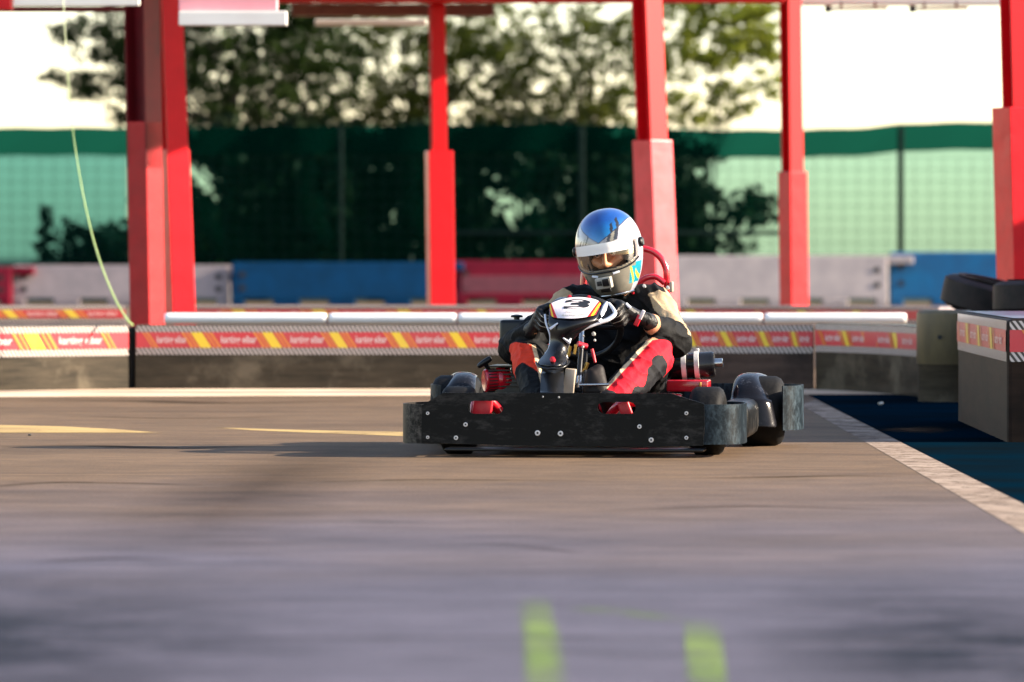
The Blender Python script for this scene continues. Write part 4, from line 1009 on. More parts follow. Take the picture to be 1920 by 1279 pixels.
n = len(o_); bm = bmesh.new(); tube(bm, o_[2:], [0.0055 + 0.0035 * math.sin(math.pi * min(1, i / (n * .45))) for i in range(n - 2)], 10)
kp('wing_trim', bm, M['silver_edge'], fair); bm = bmesh.new(); tube(bm, [K(1138, 567, .515), K(1134, 576, .50), K(1128, 590, .47), K(1122, 604, .44)], [0.006, 0.012, 0.014, 0.008], 10)
kp('wing_trim', bm, M['silver_edge'], fair)
bm = bmesh.new(); tube(bm, smooth_path([K(1022, 590, .47), K(1024, 606, .44), (K(1031, 626, .42)), K(1032, 640, .42), K(1029, 655, .41), K(1022, 664, .39)], 5), 0.0042, 8); kp('wing_trim', bm, M['silver_edge'], fair)
bm = bmesh.new(); tube(bm, [K(1031, 617, .37), K(1046, 606, .375)], [0.006, 0.003], 8); kp('fairing_decal', bm, M['silver_edge'], fair); bm = bmesh.new(); tube(bm, [K(1056, 634, .37), K(1066, 642, .385), K(1072, 628, .40)], [0.003, 0.009, 0.004], 8); kp('fairing_decal', bm, M['silver_edge'], fair)
q = K(1036, 674, .27); bm = bmesh.new(); lathe(bm, [(0.0105, -0.03), (0.0105, 0.004), (0.006, 0.006), (0, 0.006)], q, (0, -1, .3), 20); kp('fairing_bolt', bm, M['bright_red'], fair)
for x, y in ((1068, 557), (1104, 558)):
    bm = bmesh.new(); lathe(bm, [(0.008, -0.01), (0.008, 0.004), (0, 0.006)], K(x, y, .555), (0, -1, .5), 16); kp('fairing_bolt', bm, M['bright_red'], fair)
# number plate: slanted sticker with red and yellow side bars
topc = smooth_path([Vector((1030, 572, .485)), Vector((1037, 567, .495)), Vector((1060, 559.5, .52)), Vector((1085, 557, .53)), Vector((1108, 559.5, .525)), Vector((1121, 563.5, .51)), Vector((1127, 570, .492))], 6)
botc = smooth_path([Vector((1032, 591, .43)), Vector((1040, 595.5, .412)), Vector((1060, 597, .388)), Vector((1078, 597, .382)), Vector((1096, 595, .39)), Vector((1110, 592, .408)), Vector((1117, 590, .422))], 6)
def along(c, u):
    f = max(0, min(1, u)) * (len(c) - 1); i = min(int(f), len(c) - 2); return c[i].lerp(c[i + 1], f - i)
def plate_pt(u, v, off=0.0):
    b, t_ = along(botc, u), along(topc, u); p = b.lerp(t_, v)
    e = 2 * u - 1
    return K(p.x, p.y, p.z - off - 0.010 * (1 - e * e) * 4 * v * (1 - v) - 0.012)
bm = bmesh.new()
cuts = [(0, 0, 0, .075, 2), (0, .075, .075, .145, 1), (.075, .125, .145, .215, 2), (.125, .87, .215, .72, 0), (.87, .92, .72, .80, 2), (.92, .985, .80, .90, 1), (.985, 1.0, .90, 1.0, 2)]
for ta, tb, ba, bb, mi in cuts:
    nu = 14 if mi == 0 else 3; nv = 8
    sheet(bm, [[plate_pt((ba + (ta - ba) * (j / nv)) * (1 - k / nu) + (bb + (tb - bb) * (j / nv)) * (k / nu), j / nv) for k in range(nu + 1)] for j in range(nv + 1)], mi)
put_text(bm, '3', lambda u, v: plate_pt(0.315 + 0.375 * u + 0.02 * (v - .5), 0.47 + 0.44 * v, 0.0022), 3, 0.045)
put_text(bm, 'karting', lambda u, v: plate_pt(0.31 + 0.34 * u + 0.05 * v, 0.26 + 0.11 * v, 0.0022), 4, 0.0)
put_text(bm, 'karting eibar', lambda u, v: plate_pt(0.27 + 0.42 * u + 0.03 * v, 0.10 + 0.11 * v, 0.0022), 5, 0.01)
kp('number_plate', bm, [M['plate_white'], M['yellow'], M['flag_red'], M['ink'], M['pale_stone'], M['grey_ink']], fair, smooth=False)
# column parts under the fairing
bm = bmesh.new(); a, b = K(1014, 737, .16), K(1057, 688, .30)
sheet(bm, [[K(1018, 688, .36), K(1056, 688, .36)], [K(1014, 700, .27), K(1057, 700, .27)], [K(1013, 733, .16), K(1057, 738, .16)], [K(1013, 737, .05), K(1057, 740, .05)]])
o = kp('front_cover', bm, M['black_plastic'], auto=20); so = o.modifiers.new('solid', 'SOLIDIFY'); so.thickness = 0.012; so.offset = 1
bm = bmesh.new(); a, b = K(1057, 740, .30), K(1080, 691, .36); box(bm, (a + b) / 2, (b.x - a.x, 0.05, b.z - a.z), Matrix.Rotation(R(5), 3, 'Y'), bev=0.004); kp('overflow_tank', bm, M['beige_tank'])
bm = bmesh.new(); tube(bm, [K(1083, 742, .34), K(1090, 655, .46)], 0.010, 12); tube(bm, [K(1094, 740, .36), K(1099, 660, .5)], 0.007, 12); kp('column_support', bm, M['black_plastic'])
bm = bmesh.new(); tube(bm, [K(1085, 730, .33), K(1092, 604, .66)], 0.011, 14); kp('steering_column', bm, M['chrome'])
for pts, r, m in (([(1066, 668), (1070, 649)], .006, 'brass'), ([(1077, 664), (1080, 646)], .006, 'brass'), ([(1094, 698), (1102, 680)], .008, 'brass')):
    bm = bmesh.new(); tube(bm, [K(x, y, .44) for x, y in pts], r, 12); kp('spring', bm, M[m])
bm = bmesh.new(); tube(bm, [K(1110, 655, .5), K(1113, 668, .49), K(1116, 680, .48)], [0.006, 0.007, 0.005], 10); kp('red_lever', bm, M['bright_red'])
bm = bmesh.new(); tube(bm, [K(1083, 645, .52), K(1100, 650, .54)], 0.012, 10); kp('column_clamp', bm, M['kart_red'])
for x, y, r in ((1113, 626, .008), (1115, 638, .005), (1093, 650, .005), (1082, 615, .007), (1094, 630, .004)):
    bm = bmesh.new(); lathe(bm, [(r, -0.006), (r, 0.004), (r * .5, 0.006), (0, 0.006)], K(x, y, .50), (0, -1, 0.2), 14); kp('bolt', bm, M['bolt'])
bm = bmesh.new(); tube(bm, [K(1085, 722, .30), K(1142, 721, .30)], 0.006, 10); kp('pedal_bar', bm, M['chrome'])
# steering wheel
SWC = K(1094, 614, .665); SWN = Vector((0.0, 0.80, 0.60)).normalized(); SWR = 0.148
su = Vector((1, 0, 0)); sv = SWN.cross(su).normalized()
def sw_pt(ang, r=SWR): return SWC + su * math.cos(ang) * r + sv * math.sin(ang) * r
bm = bmesh.new(); tube(bm, [sw_pt(2 * math.pi * k / 48) for k in range(49)], 0.013, 12); swo = kp('steering_wheel', bm, M['black_plastic'])
bm = bmesh.new()
for an in (R(0), R(180), R(270)): tube(bm, [SWC, sw_pt(an, SWR * .97)], 0.009, 8)
lathe(bm, [(0, .008), (.04, .006), (.045, -.01), (0, -.012)], SWC, SWN, 24)
kp('spokes', bm, M['black_plastic'], swo)

# ------------------------------------------------------------------ the driver (same frame as the kart)
drv = thing('person', 'kart driver in black, beige and red racing suit with helmet', 'person', KO)
drv.rotation_euler.z = -PHI; drv['_org'] = (0, 0, 0)
def dp(name, bm, m, parent=None, **kw): return link(name, bm, m, drv, parent or drv, **kw)
def colour_mat(name, rough, bump=0.0, bscale=60, coat=0.0, sheen=0.0):
    m, nt, p = new_mat(name)
    at_ = nt.nodes.new('ShaderNodeVertexColor'); at_.layer_name = 'paint'
    nz = N(nt, 'ShaderNodeTexNoise', i_Scale=30, i_Detail=5); nt.links.new(coords(nt), nz.inputs['Vector'])
    r = ramp(nt, nz.outputs[0], [(0.3, (0.82, 0.82, 0.82)), (0.7, (1.05, 1.05, 1.05))])
    mx = N(nt, 'ShaderNodeMix', data_type='RGBA', blend_type='MULTIPLY'); mx.inputs[0].default_value = 1
    nt.links.new(at_.outputs[0], mx.inputs[6]); nt.links.new(r.outputs[0], mx.inputs[7]); nt.links.new(mx.outputs[2], p.inputs['Base Color'])
    p.inputs['Roughness'].default_value = rough; p.inputs['Coat Weight'].default_value = coat; p.inputs['Coat Roughness'].default_value = 0.05
    if not coat: p.inputs['Specular IOR Level'].default_value = 0.12
    if bump:
        n2 = N(nt, 'ShaderNodeTexNoise', i_Scale=bscale, i_Detail=3); nt.links.new(coords(nt), n2.inputs['Vector'])
        bp = N(nt, 'ShaderNodeBump', i_Strength=bump, i_Distance=0.006); nt.links.new(n2.outputs[0], bp.inputs['Height']); nt.links.new(bp.outputs[0], p.inputs['Normal'])
    return m
def paint(o, fn):
    me = o.data; a = me.color_attributes.new('paint', 'FLOAT_COLOR', 'POINT')
    buf = np.ones((len(me.vertices), 4), dtype=np.float32)
    for i, v in enumerate(me.vertices): buf[i, :3] = fn(v.co)
    a.data.foreach_set('color', buf.ravel())
BLACK = (0.0045, 0.0048, 0.0055); BEIGE = (0.40, 0.29, 0.18); RED = (0.58, 0.010, 0.022); SUNLIT_RED = (0.68, 0.045, 0.018); CREAM = (0.62, 0.47, 0.30); SKIN = (0.55, 0.28, 0.16); CHAR = (0.009, 0.009, 0.011)
J = dict(pelvis=K(1142, 742, 1.16), belly=K(1142, 680, 1.14), chest=K(1150, 610, 1.13), neckb=K(1150, 560, 1.12), neck=K(1146, 530, 1.06),
         shL=K(1226, 565, 1.10), elL=K(1268, 640, 0.90), wrL=K(1212, 600, 0.68), haL=K(1172, 596, 0.62),
         shR=K(1072, 568, 1.10), elR=K(966, 652, 0.92), wrR=K(1000, 616, 0.70), haR=K(1018, 604, 0.63),
         hipL=K(1182, 745, 1.10), knL=K(1229, 668, 0.72), anL=K(1150, 752, 0.36), toL=K(1140, 745, 0.20),
         hipR=K(1100, 745, 1.10), knR=K(988, 660, 0.76), anR=K(1012, 760, 0.38), toR=K(1016, 752, 0.20))
bm = bmesh.new()
hull(bm, [(J['pelvis'] + Vector((-.08, 0, .02)), .10), (J['pelvis'] + Vector((.08, 0, .02)), .10), (J['belly'], (.15, .11, .10))])
hull(bm, [(J['belly'], (.145, .11, .09)), (J['chest'] + Vector((-.06, 0, 0)), (.12, .11, .10)), (J['chest'] + Vector((.06, 0, 0)), (.12, .11, .10))])
hull(bm, [(J['chest'], (.165, .11, .09)), (J['shL'] + Vector((-.03, 0, .0)), .070), (J['shR'] + Vector((.03, 0, 0)), .070), (J['neckb'], (.075, .07, .045))])
hull(bm, [(J['neckb'], .078), (J['neck'] + Vector((0, -.01, .0)), .076)])
for s in 'LR':
    hull(bm, [(J['sh' + s], .074), (J['sh' + s].lerp(J['el' + s], .45), .066)]); hull(bm, [(J['sh' + s].lerp(J['el' + s], .4), .068), (J['el' + s], .068)])
    hull(bm, [(J['el' + s], .069), (J['el' + s].lerp(J['wr' + s], .4), .062)]); hull(bm, [(J['el' + s].lerp(J['wr' + s], .35), .062), (J['el' + s].lerp(J['wr' + s], .86), .038)])
    hull(bm, [(J['el' + s].lerp(J['wr' + s], .8), .031), (J['wr' + s], .029)])
    kr = .076 if s == 'L' else .068; hull(bm, [(J['hip' + s], .100), (J['kn' + s], kr)]); hull(bm, [(J['kn' + s], kr), (J['kn' + s].lerp(J['an' + s], .4), kr)]); hull(bm, [(J['kn' + s].lerp(J['an' + s], .35), kr), (J['an' + s], kr * .80)])
bm = remesh(bm, 0.0065, 7)
for v in bm.verts:                                            # soft folds in the cloth
    p = v.co; n1 = mnoise.noise(Vector((p.x * 14, p.y * 14, p.z * 26))); n2 = mnoise.noise(Vector((p.x * 38 + 5, p.y * 38, p.z * 30)))
    n3 = 1 - 2 * abs(mnoise.noise(Vector((p.x * 9 + 3, p.y * 9, p.z * 17 + p.x * 8)))); v.co += v.normal * (0.0060 * n1 + 0.0028 * n2 + 0.0065 * (max(0, n3) ** 3))
bmesh.ops.subdivide_edges(bm, edges=bm.edges[:], cuts=1, use_grid_fill=True, smooth=0.0)
def seg(p, a, b):
    d = b - a; t_ = (p - a).dot(d) / d.length_squared; q = a + d * t_; return t_, p - q
def limb_near(p, names):
    best = None
    for a, b in names:
        t_, off = seg(p, J[a], J[b]); tc = max(0, min(1, t_)); dd = (p - J[a].lerp(J[b], tc)).length
        if best is None or dd < best[0]: best = (dd, a + b, t_, off)
    return best
LIMBS = [('shL', 'elL'), ('elL', 'wrL'), ('shR', 'elR'), ('elR', 'wrR'), ('hipL', 'knL'), ('knL', 'anL'), ('hipR', 'knR'), ('knR', 'anR'), ('pelvis', 'belly'), ('belly', 'chest'), ('chest', 'neckb'), ('neckb', 'neck')]
def perp(a, b):
    """direction across the shin in the upright plane, up and towards the middle of the kart"""
    d = J[b] - J[a]; n_ = Vector((-d.z, 0, d.x)); n_.normalize()
    return n_ if n_.z > 0 else -n_
NL, NR = perp('knL', 'anL'), Vector((1, 0, 0.1)).normalized()
def suit(p):
    dd, l, t_, off = limb_near(p, LIMBS)
    nz = mnoise.noise(p * 22)
    if l == 'shLelL':
        if off.x < -0.028 + .012 * nz: return BLACK
        if t_ > 0.92 - 1.2 * off.x - 2.0 * max(0, off.z) * 0 + 0.06 * nz: return BLACK
        if t_ < 0.10: return BLACK if off.x < 0.045 else BEIGE
        if 0.50 < t_ < 0.78 and off.x > 0.052: return CHAR
        return BEIGE
    if l == 'shRelR': return BEIGE if 0.02 < t_ < 0.40 and off.z > 0.040 else BLACK
    if l == 'elLwrL':
        if t_ < 0.10 and off.z > 0.02 and off.x > 0.01: return BEIGE
        return SKIN if 0.80 < t_ < 0.90 else BLACK
    if l == 'elRwrR': return SKIN if t_ > 0.97 else BLACK
    if l in ('hipLknL', 'knLanL'):
        tt, o2 = seg(p, J['knL'], J['anL']); q = o2.dot(NL)
        if l == 'hipLknL' and t_ < 0.93: return BLACK
        if q > 0.062 + .004 * nz: return BLACK
        if q > 0.047: return CREAM
        if p.y > J['knL'].y + 0.055 and tt < 0.3: return BLACK
        # dark flame that licks up from the outer seam
        fl = -0.030 - 0.030 * tt + 0.014 * math.sin(tt * 17)
        blob = ((tt - 0.30) / 0.13) ** 2 + ((q + 0.034) / 0.030) ** 2 < 1
        tongue = abs(tt - 0.10) < 0.05 and q > -0.045
        if (q < fl + 0.012 and tt > 0.16 and not tongue) or blob: return CHAR
        return RED
    if l in ('hipRknR', 'knRanR'):
        tt, o2 = seg(p, J['knR'], J['anR']); q = o2.dot(NR)
        if l == 'hipRknR' and t_ < 0.86: return BLACK
        if q > 0.036 - .03 * tt * 0: return BLACK
        if q > 0.020: return CREAM
        if tt > 0.42 + 4.5 * max(0, q + 0.030) ** 1.0: return BLACK
        return SUNLIT_RED  # warm sunlight on this red trouser leg put into the cloth colour
    return BLACK
body = dp('racing_suit_body', bm, colour_mat('suit_cloth', 0.72, 0.35, 90), auto=180)
body.name = 'body'; paint(body, suit)
# shoes
for s in 'LR':
    bm = bmesh.new(); hull(bm, [(J['an' + s] + Vector((0, .0, -.01)), .050), (J['an' + s] + Vector((0, .02, -.045)), .040)]); hull(bm, [(J['an' + s] + Vector((0, 0, -.03)), .045), (J['to' + s], (.042, .05, .03)), (J['an' + s] + Vector((0, .02, -.05)), .04)])
    dp('shoe', remesh(bm, 0.007, 5), M['tyre_old'], auto=180)
bm = bmesh.new(); hull(bm, [(K(1105, 734, .34), (.03, .03, .02)), (K(1128, 734, .34), (.03, .03, .02)), (K(1110, 700, .36), (.028, .03, .02)), (K(1122, 692, .38), (.024, .03, .02))]); kp('pedal_guard', remesh(bm, 0.006, 4), M['tyre_old'], auto=180)

# gloves: palm, thumb and four bent fingers closed on the rim
def glove(ang, wrist, side):
    rim = sw_pt(ang); tang = (sw_pt(ang + 0.02) - sw_pt(ang - 0.02)).normalized()     # along the rim
    if tang.z < 0: tang = -tang
    rad = (rim - SWC).normalized()
    back = -SWN                                            # towards the front of the kart
    palm = rim + rad * 0.030 + SWN * 0.012
    bm = bmesh.new()
    hull(bm, [(palm + tang * .034, .021), (palm - tang * .030, .023), (wrist.lerp(palm, .45), .027)])
    hull(bm, [(wrist.lerp(palm, .5), .027), (wrist, .031)])
    hull(bm, [(wrist, .032), (wrist + (J['el' + side] - wrist) * .12, .036)])
    tips = []
    for i, (o_, ln, rr) in enumerate(((.036, 1.0, .0115), (.013, 1.08, .0118), (-.010, 1.02, .0112), (-.032, .86, .0100))):
        k = palm + tang * (o_ * 1.05) + back * .010 + rad * .010
        p1_ = rim + tang * o_ + rad * .018 * ln + back * .028
        p2_ = rim + tang * o_ * .98 - rad * .014 * ln + back * .030 * ln
        p3_ = rim + tang * o_ * .96 - rad * .027 * ln + back * .006
        for a, b, ra, rb in ((k, p1_, rr * 1.15, rr * 1.08), (p1_, p2_, rr * 1.08, rr), (p2_, p3_, rr, rr * .85)):
            hull(bm, [(a, ra), (b, rb)])
        tips.append((k, p1_, p2_, rr))
    th0 = palm + tang * .030 + SWN * .012; th1 = rim + tang * .058 + SWN * .020 + rad * .004; th2 = rim + tang * .062 - rad * .026 + SWN * .012
    hull(bm, [(th0, .016), (th1, .0135)]); hull(bm, [(th1, .0135), (th2, .011)])
    gl = dp('glove', remesh(bm, 0.0032, 4), M['glove'], auto=180)
    bm = bmesh.new()
    for k, a, b, rr in tips[:3]:
        tube(bm, smooth_path([k + back * rr * 1.1 + tang * .006, a + back * rr * 1.02 + rad * .003 + tang * .006, b + back * rr * .9 + tang * .006], 4), 0.0013, 6)
    dp('stitching', bm, M['stitch'], gl)
    return gl, palm, back, tang
M['glove'] = mat('glove_leather', (0.005, 0.005, 0.006), (0.010, 0.010, 0.011), rough=0.5, spec=0.3, scale=30, bump=0.25, bscale=120)
M['stitch'] = mat('stitch', (0.34, 0.31, 0.26), rough=0.6)
gl, palm, back, tang = glove(R(-24), J['wrL'], 'L')
wq = J['wrL'].lerp(palm, .30)
for off, sz, m in (((-.004, -.032, -.012), (.020, .010, .046), 'bright_red'), ((.012, -.034, .010), (.014, .008, .040), 'plate_white')):
    bm = bmesh.new(); box(bm, wq + Vector(off), sz, Matrix.Rotation(R(25), 3, 'Y'), bev=0.003); dp('wrist_patch', bm, M[m], gl)
bm = bmesh.new(); tube(bm, [palm + Vector((.012, -.024, .03)), palm + Vector((.03, -.024, .012))], 0.006, 8); dp('knuckle_pad', bm, M['silver_edge'], gl)
glove(R(194), J['wrR'], 'R')
# small badge on the sleeve
q = J['shL'].lerp(J['elL'], .42); bm = bmesh.new(); box(bm, q + Vector((.040, -.052, .012)), (.018, .004, .030), Matrix.Rotation(R(-30), 3, 'Y'), bev=.002); dp('sleeve_badge', bm, M['olive'])
for x, y in ((1208, 536), (1252, 539), (1186, 548)):
    bm = bmesh.new(); lathe(bm, [(0.007, -.01), (0.007, 0.003), (0, 0.004)], K(x, y, 1.02), (0, -1, .3), 12); dp('collar_stud', bm, M['bolt'] if x != 1186 else M['bright_red'])

# head: face inside the helmet
HC = K(1142, 464, 1.0)
HYAW, HPIT, HROL = R(-9), R(6), R(-9)
f_ = Vector((math.sin(HYAW) * math.cos(HPIT), -math.cos(HYAW) * math.cos(HPIT), -math.sin(HPIT)))
up0 = Vector((0, 0, 1)); r0 = up0.cross(-f_).normalized() * 1.0
r0 = f_.cross(up0).normalized() * -1.0                      # towards the driver's left (image right)
if r0.x < 0: r0 = -r0
u0 = (up0 - f_ * up0.dot(f_)).normalized()
hr = (r0 * math.cos(HROL) - u0 * math.sin(HROL)).normalized(); hu = (u0 * math.cos(HROL) + r0 * math.sin(HROL)).normalized()
def H(x, y, z): return HC + hr * x + f_ * y + hu * z        # x to image right, y forward, z up
bm = bmesh.new()
hull(bm, [(H(0, -.02, .03), .085), (H(0, .01, -.05), .062), (H(0, .035, -.105), .034)], 3)
hull(bm, [(H(0, .086, .0), .010), (H(0, .112, -.058), .011)]); hull(bm, [(H(0, .104, -.060), .014), (H(.014, .09, -.064), .009), (H(-.014, .09, -.064), .009)])
hull(bm, [(H(-.045, .074, .012), .011), (H(-.012, .088, .010), .011)]); hull(bm, [(H(.045, .074, .012), .011), (H(.012, .088, .010), .011)])
hull(bm, [(H(-.045, .058, -.045), .022), (H(-.025, .07, -.06), .02)]); hull(bm, [(H(.045, .058, -.045), .022), (H(.025, .07, -.06), .02)])
hull(bm, [(H(-.02, .08, -.088), .009), (H(.02, .08, -.088), .009)])
hull(bm, [(H(0, -.02, -.09), .058), (H(0, -.04, -.16), .058)])
bm = remesh(bm, 0.0045, 4)
face = dp('head', bm, mat('skin', (0.56, 0.27, 0.15), (0.46, 0.20, 0.11), rough=0.5, scale=14), auto=180)
for s in (-1, 1):
    bm = bmesh.new(); bmesh.ops.create_uvsphere(bm, u_segments=20, v_segments=14, radius=0.0125); bmesh.ops.translate(bm, verts=bm.verts, vec=H(s * .031, .076, -.018))
    e = dp('eye', bm, M['plate_white'], face)
    bm = bmesh.new(); lathe(bm, [(0.0055, 0), (0.004, .002), (0, .0025)], H(s * .031, .0875, -.019), f_, 16); dp('pupil', bm, M['ink'], e)
    bm = bmesh.new(); tube(bm, smooth_path([H(s * .014, .098, .012), H(s * .032, .094, .020), H(s * .050, .080, .013)], 4), 0.0035, 8); dp('eyebrow', bm, M['tyre_old'], face)
# helmet shell
def hel(th, el, k=1.0):
    """th: azimuth from straight ahead (+ to image right), el: -1..1 height"""
    z = el; c = math.sqrt(max(0, 1 - z * z))
    c = c ** 0.86 if z > 0 else c ** 0.62
    a = 0.134; bf, bb = 0.152, 0.165
    if z < 0:
        a *= 1 - 0.17 * (-z) ** 1.5
        bf *= 1 + 0.05 * math.sin(min(1, -z / .55) * math.pi / 2) - 0.16 * max(0, -z - .5) ** 1.2
        bb *= 1 - 0.30 * (-z) ** 1.3
    y = math.cos(th); b = bf if y > 0 else bb
    return H(a * c * math.sin(th) * k, b * c * y * k - .0, (0.158 if z > 0 else 0.205) * z * k)
EYE_T, EYE_B, EYE_S = 0.13, -0.38, R(68)
def helmet_paint(th, z):
    x = math.sin(th); front = math.cos(th) > 0; ax_ = abs(x)
    zb = 0.20 + 0.60 * ax_ if front else 0.80
    if th > 0: zb = 0.20 + (0.48 * ax_ if front else 0.48)
    W = (0.46, 0.42, 0.40); SKYLIT = (0.46, 0.43, 0.50); BL = (0.003, 0.055, 0.26); BL2 = (0.002, 0.19, 0.46); GR = (0.17, 0.158, 0.130); TEAL = (0.0, 0.22, 0.30); YE = (0.55, 0.52, 0.03)  # the lavender tone puts skylight on one side into the shell colour
    if z > zb + 0.012:
        # black slashes that cut into the blue on the left side of the helmet
        q = z - zb
        if th > 0 and front and (0.40 < x - 0.20 * q < 0.50 or 0.62 < x - .2 * q < .72) and q < 0.20: return (0.012, 0.012, 0.016)
        t_ = max(0, min(1, (z - .25) / .5)); return tuple(BL2[i] * (1 - t_) + BL[i] * t_ for i in range(3))
    if z > zb - 0.012: return (0.01, 0.02, 0.05)
    if z > EYE_T - 0.02:
        if th > 0 and ((0.33 < x - .45 * (z - .4) < 0.43 and .20 < z < .62) or (0.55 < x - .45 * (z - .45) < 0.66 and .22 < z < .65)): return (0.015, 0.015, 0.018)
        if th > 0 and .43 <= x - .45 * (z - .42) < .55 and .20 < z < .55: return (0.22, 0.20, 0.15)
        if th < 0 and ((0.36 < -x + .5 * (z - .3) < 0.42 and .20 < z < .40) or (0.58 < -x + .5 * (z - .3) < 0.63 and .18 < z < .30)): return (0.02, 0.018, 0.018)
        k = 0.78 + 0.40 * mnoise.noise(Vector((x * 5 + z * 3, z * 2.2, 1.3)))
        if th < 0 and 0.46 < -x + .5 * (z - .3) < 0.53 and .16 < z < .36: return (0.20, 0.185, 0.16)
        return tuple(c * k for c in (SKYLIT if th > 0.6 else W))
    if ax_ > math.sin(EYE_S) or not front:
        if th > 0 and -0.74 < z < -0.34 and front:
            if abs((x - .93) * 3 + (z + .52) * 1.6) < 0.07: return YE
            if x > .84 + 0.10 * (z + .5): return TEAL
        return SKYLIT if th > 0 else (0.50, 0.44, 0.40)
    # chin
    if th > 0 and x > 0.80 and -0.74 < z < -0.40:
        return YE if abs((x - .87) * 4 + (z + .58) * 1.4) < 0.10 else TEAL
    if th < 0 and x < -0.84 and -0.75 < z < -.50: return YE if abs((x + .90) * 4 - (z + .6)) < .08 else TEAL
    if z < -0.88: return (0.05, 0.048, 0.045)
    return GR
bm = bmesh.new(); NT, NZ = 200, 150
def zrow(j): return math.sin(R(-66 + 156 * j / NZ))
lay = bm.verts.layers.float_color.new('paint')
vs = []
for j in range(NZ + 1):
    z = zrow(j); row = []
    for i in range(NT):
        th = -math.pi + 2 * math.pi * i / NT
        v = bm.verts.new(hel(th, z)); v[lay] = (*helmet_paint(th, z), 1); row.append(v)
    vs.append(row)
for j in range(NZ):
    zc = (zrow(j) + zrow(j + 1)) / 2
    for i in range(NT):
        th = -math.pi + 2 * math.pi * (i + .5) / NT
        w_ = abs(th) / EYE_S
        if w_ < 1 and EYE_B + 0.16 * w_ ** 3 < zc < EYE_T - 0.05 * w_ ** 3: continue
        bm.faces.new((vs[j][i], vs[j][(i + 1) % NT], vs[j + 1][(i + 1) % NT], vs[j + 1][i]))
bmesh.ops.remove_doubles(bm, verts=bm.verts, dist=1e-5)
bmesh.ops.delete(bm, geom=[v for v in bm.verts if not v.link_faces], context='VERTS')
helm = dp('helmet', bm, colour_mat('helmet_paint', 0.28, coat=0.8), auto=60)
so = helm.modifiers.new('solid', 'SOLIDIFY'); so.thickness = 0.010; so.offset = -1
# padding inside
bm = bmesh.new()
rows = [[hel(-math.pi + 2 * math.pi * i / 60, z, 0.90) for i in range(61)] for z in np.linspace(-0.9, 0.95, 30)]
for j in range(29):
    zc = np.linspace(-0.9, 0.95, 30)[j]
    for i in range(60):
        th = -math.pi + 2 * math.pi * (i + .5) / 60
        if abs(th) < R(62) and -0.42 < zc < 0.14: continue
        bm.faces.new([bm.verts.new(p) for p in (rows[j][i], rows[j][i + 1], rows[j + 1][i + 1], rows[j + 1][i])])
bmesh.ops.remove_doubles(bm, verts=bm.verts, dist=1e-5)
dp('helmet_lining', bm, M['dark_hole'], helm)
# visor with white sun strip
VS = R(74)
def visor(z0f, z1f, name, m, k, th0=-VS, th1=VS, n=44, nz=10):
    rows = []
    for j in range(nz + 1):
        rows.append([hel(th0 + (th1 - th0) * i / n, (lambda w_: z0f(w_) + (z1f(w_) - z0f(w_)) * j / nz)(abs(th0 + (th1 - th0) * i / n) / VS), k) for i in range(n + 1)])
    bm = bmesh.new(); sheet(bm, rows); bmesh.ops.recalc_face_normals(bm, faces=bm.faces)
    o = dp(name, bm, m, helm, auto=80); return o
m, nt, p = new_mat('visor_glass'); nt.nodes.remove(p)
tr = nt.nodes.new('ShaderNodeBsdfTransparent'); tr.inputs[0].default_value = (0.94, 0.90, 0.84, 1)
gs = nt.nodes.new('ShaderNodeBsdfGlossy'); gs.inputs['Roughness'].default_value = 0.05
lw = nt.nodes.new('ShaderNodeLayerWeight'); lw.inputs[0].default_value = 0.35
mr = N(nt, 'ShaderNodeMapRange', i_1=0.0, i_2=1.0, i_3=0.04, i_4=0.4); nt.links.new(lw.outputs['Fresnel'], mr.inputs[0])
mx = nt.nodes.new('ShaderNodeMixShader'); nt.links.new(mr.outputs[0], mx.inputs[0]); nt.links.new(tr.outputs[0], mx.inputs[1]); nt.links.new(gs.outputs[0], mx.inputs[2])
nt.links.new(mx.outputs[0], nt.nodes['Material Output'].inputs[0]); M['visor'] = m
M['sun_strip'] = mat('sun_strip', (0.86, 0.82, 0.78), (0.80, 0.76, 0.72), rough=0.2, scale=10, coat=0.4)
vis = visor(lambda w_: EYE_B - 0.035 + 0.17 * w_ ** 3, lambda w_: EYE_T + 0.05 - 0.05 * w_ ** 3, 'visor', M['visor'], 1.022)
visor(lambda w_: -0.055, lambda w_: EYE_T + 0.055 - 0.05 * w_ ** 3, 'sun_strip', M['sun_strip'], 1.028, -R(56), R(52)).parent = helm
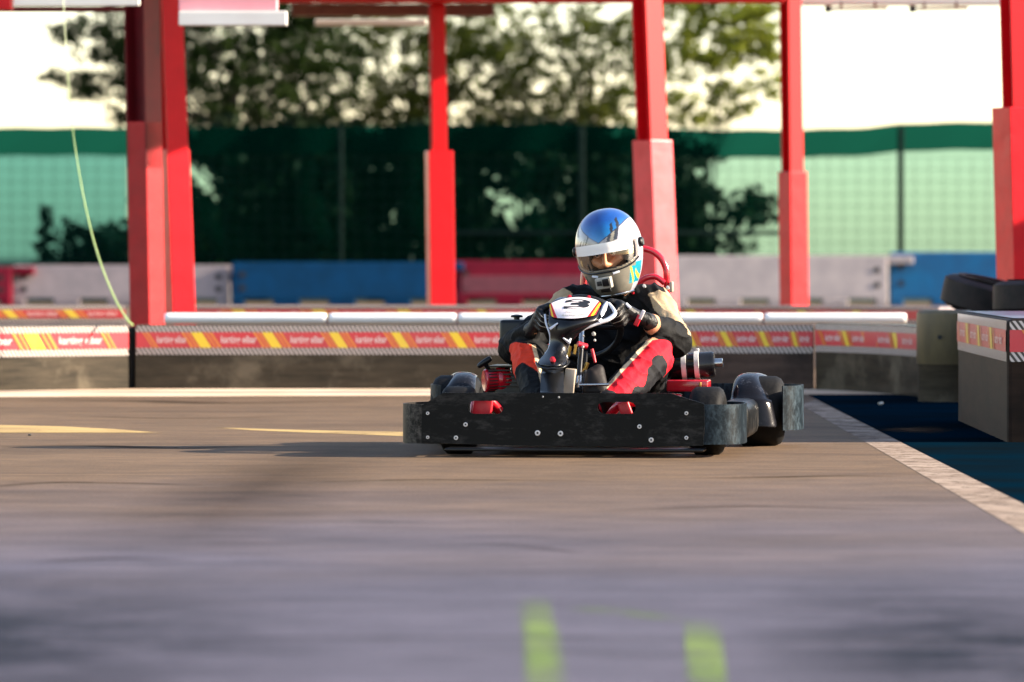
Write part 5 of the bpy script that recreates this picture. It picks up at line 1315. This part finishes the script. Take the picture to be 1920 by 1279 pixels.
bm = bmesh.new(); tube(bm, [hel(-VS + 2 * VS * i / 40, EYE_B - 0.035 + 0.17 * (abs(-VS + 2 * VS * i / 40) / VS) ** 3, 1.026) for i in range(41)], 0.0032, 8); dp('visor_edge', bm, M['black_plastic'], helm)
for s in (1, -1):
    bm = bmesh.new(); lathe(bm, [(0.020, -.004), (0.020, 0.008), (0.014, 0.013), (0, 0.013)], hel(s * R(86), 0.02, 1.01), hr * s, 24); dp('visor_pivot', bm, M['black_plastic'], helm)
# bottom trim, vents
bm = bmesh.new(); zt_ = zrow(0); tube(bm, [hel(2 * math.pi * i / 60, zt_, 1.0) for i in range(61)], 0.006, 8); dp('helmet_trim', bm, M['chrome'], helm)
for t0 in (-0.46, 0.30):
    bm = bmesh.new(); tube(bm, [hel(t0 + 0.22 * i / 6, -0.47 + 0.02 * i / 6 * (1 if t0 > 0 else -1), 1.008) for i in range(7)], 0.0055, 8); dp('chin_vent', bm, M['silver_edge'], helm)
# small action camera stuck on the chin
cc_ = hel(R(-2), -0.62, 1.0); cn = (f_ * 1.0 + hr * -0.02 - hu * 0.05).normalized(); cx_ = hr; cz_ = cx_.cross(cn).normalized()
if cz_.z < 0: cz_ = -cz_
rotc = Matrix((cx_, cn, cz_)).transposed()
bm = bmesh.new(); box(bm, cc_ + cn * 0.020, (0.066, 0.032, 0.046), rotc, 0, bev=0.005); acam = dp('action_camera', bm, M['camera_case'] if 'camera_case' in M else mat('camera_case', (0.34, 0.32, 0.28), (0.26, 0.245, 0.21), rough=0.4, scale=40), helm)
bm = bmesh.new(); box(bm, cc_ + cn * 0.040 + hr * 0.014 + hu * 0.003, (0.029, 0.012, 0.029), rotc, 0, bev=0.003); lens = dp('lens_housing', bm, M['black_plastic'], acam)
bm = bmesh.new(); box(bm, cc_ + cn * 0.037 - hr * 0.015 + hu * 0.002, (0.020, 0.003, 0.018), rotc, 0, bev=0.002); dp('camera_screen', bm, M['ink'], acam)
bm = bmesh.new(); box(bm, cc_ + cn * 0.006 - hu * 0.030, (0.042, 0.022, 0.018), rotc, 0, bev=0.004); dp('camera_mount', bm, M['black_plastic'], acam)
del kart['_org'], drv['_org']
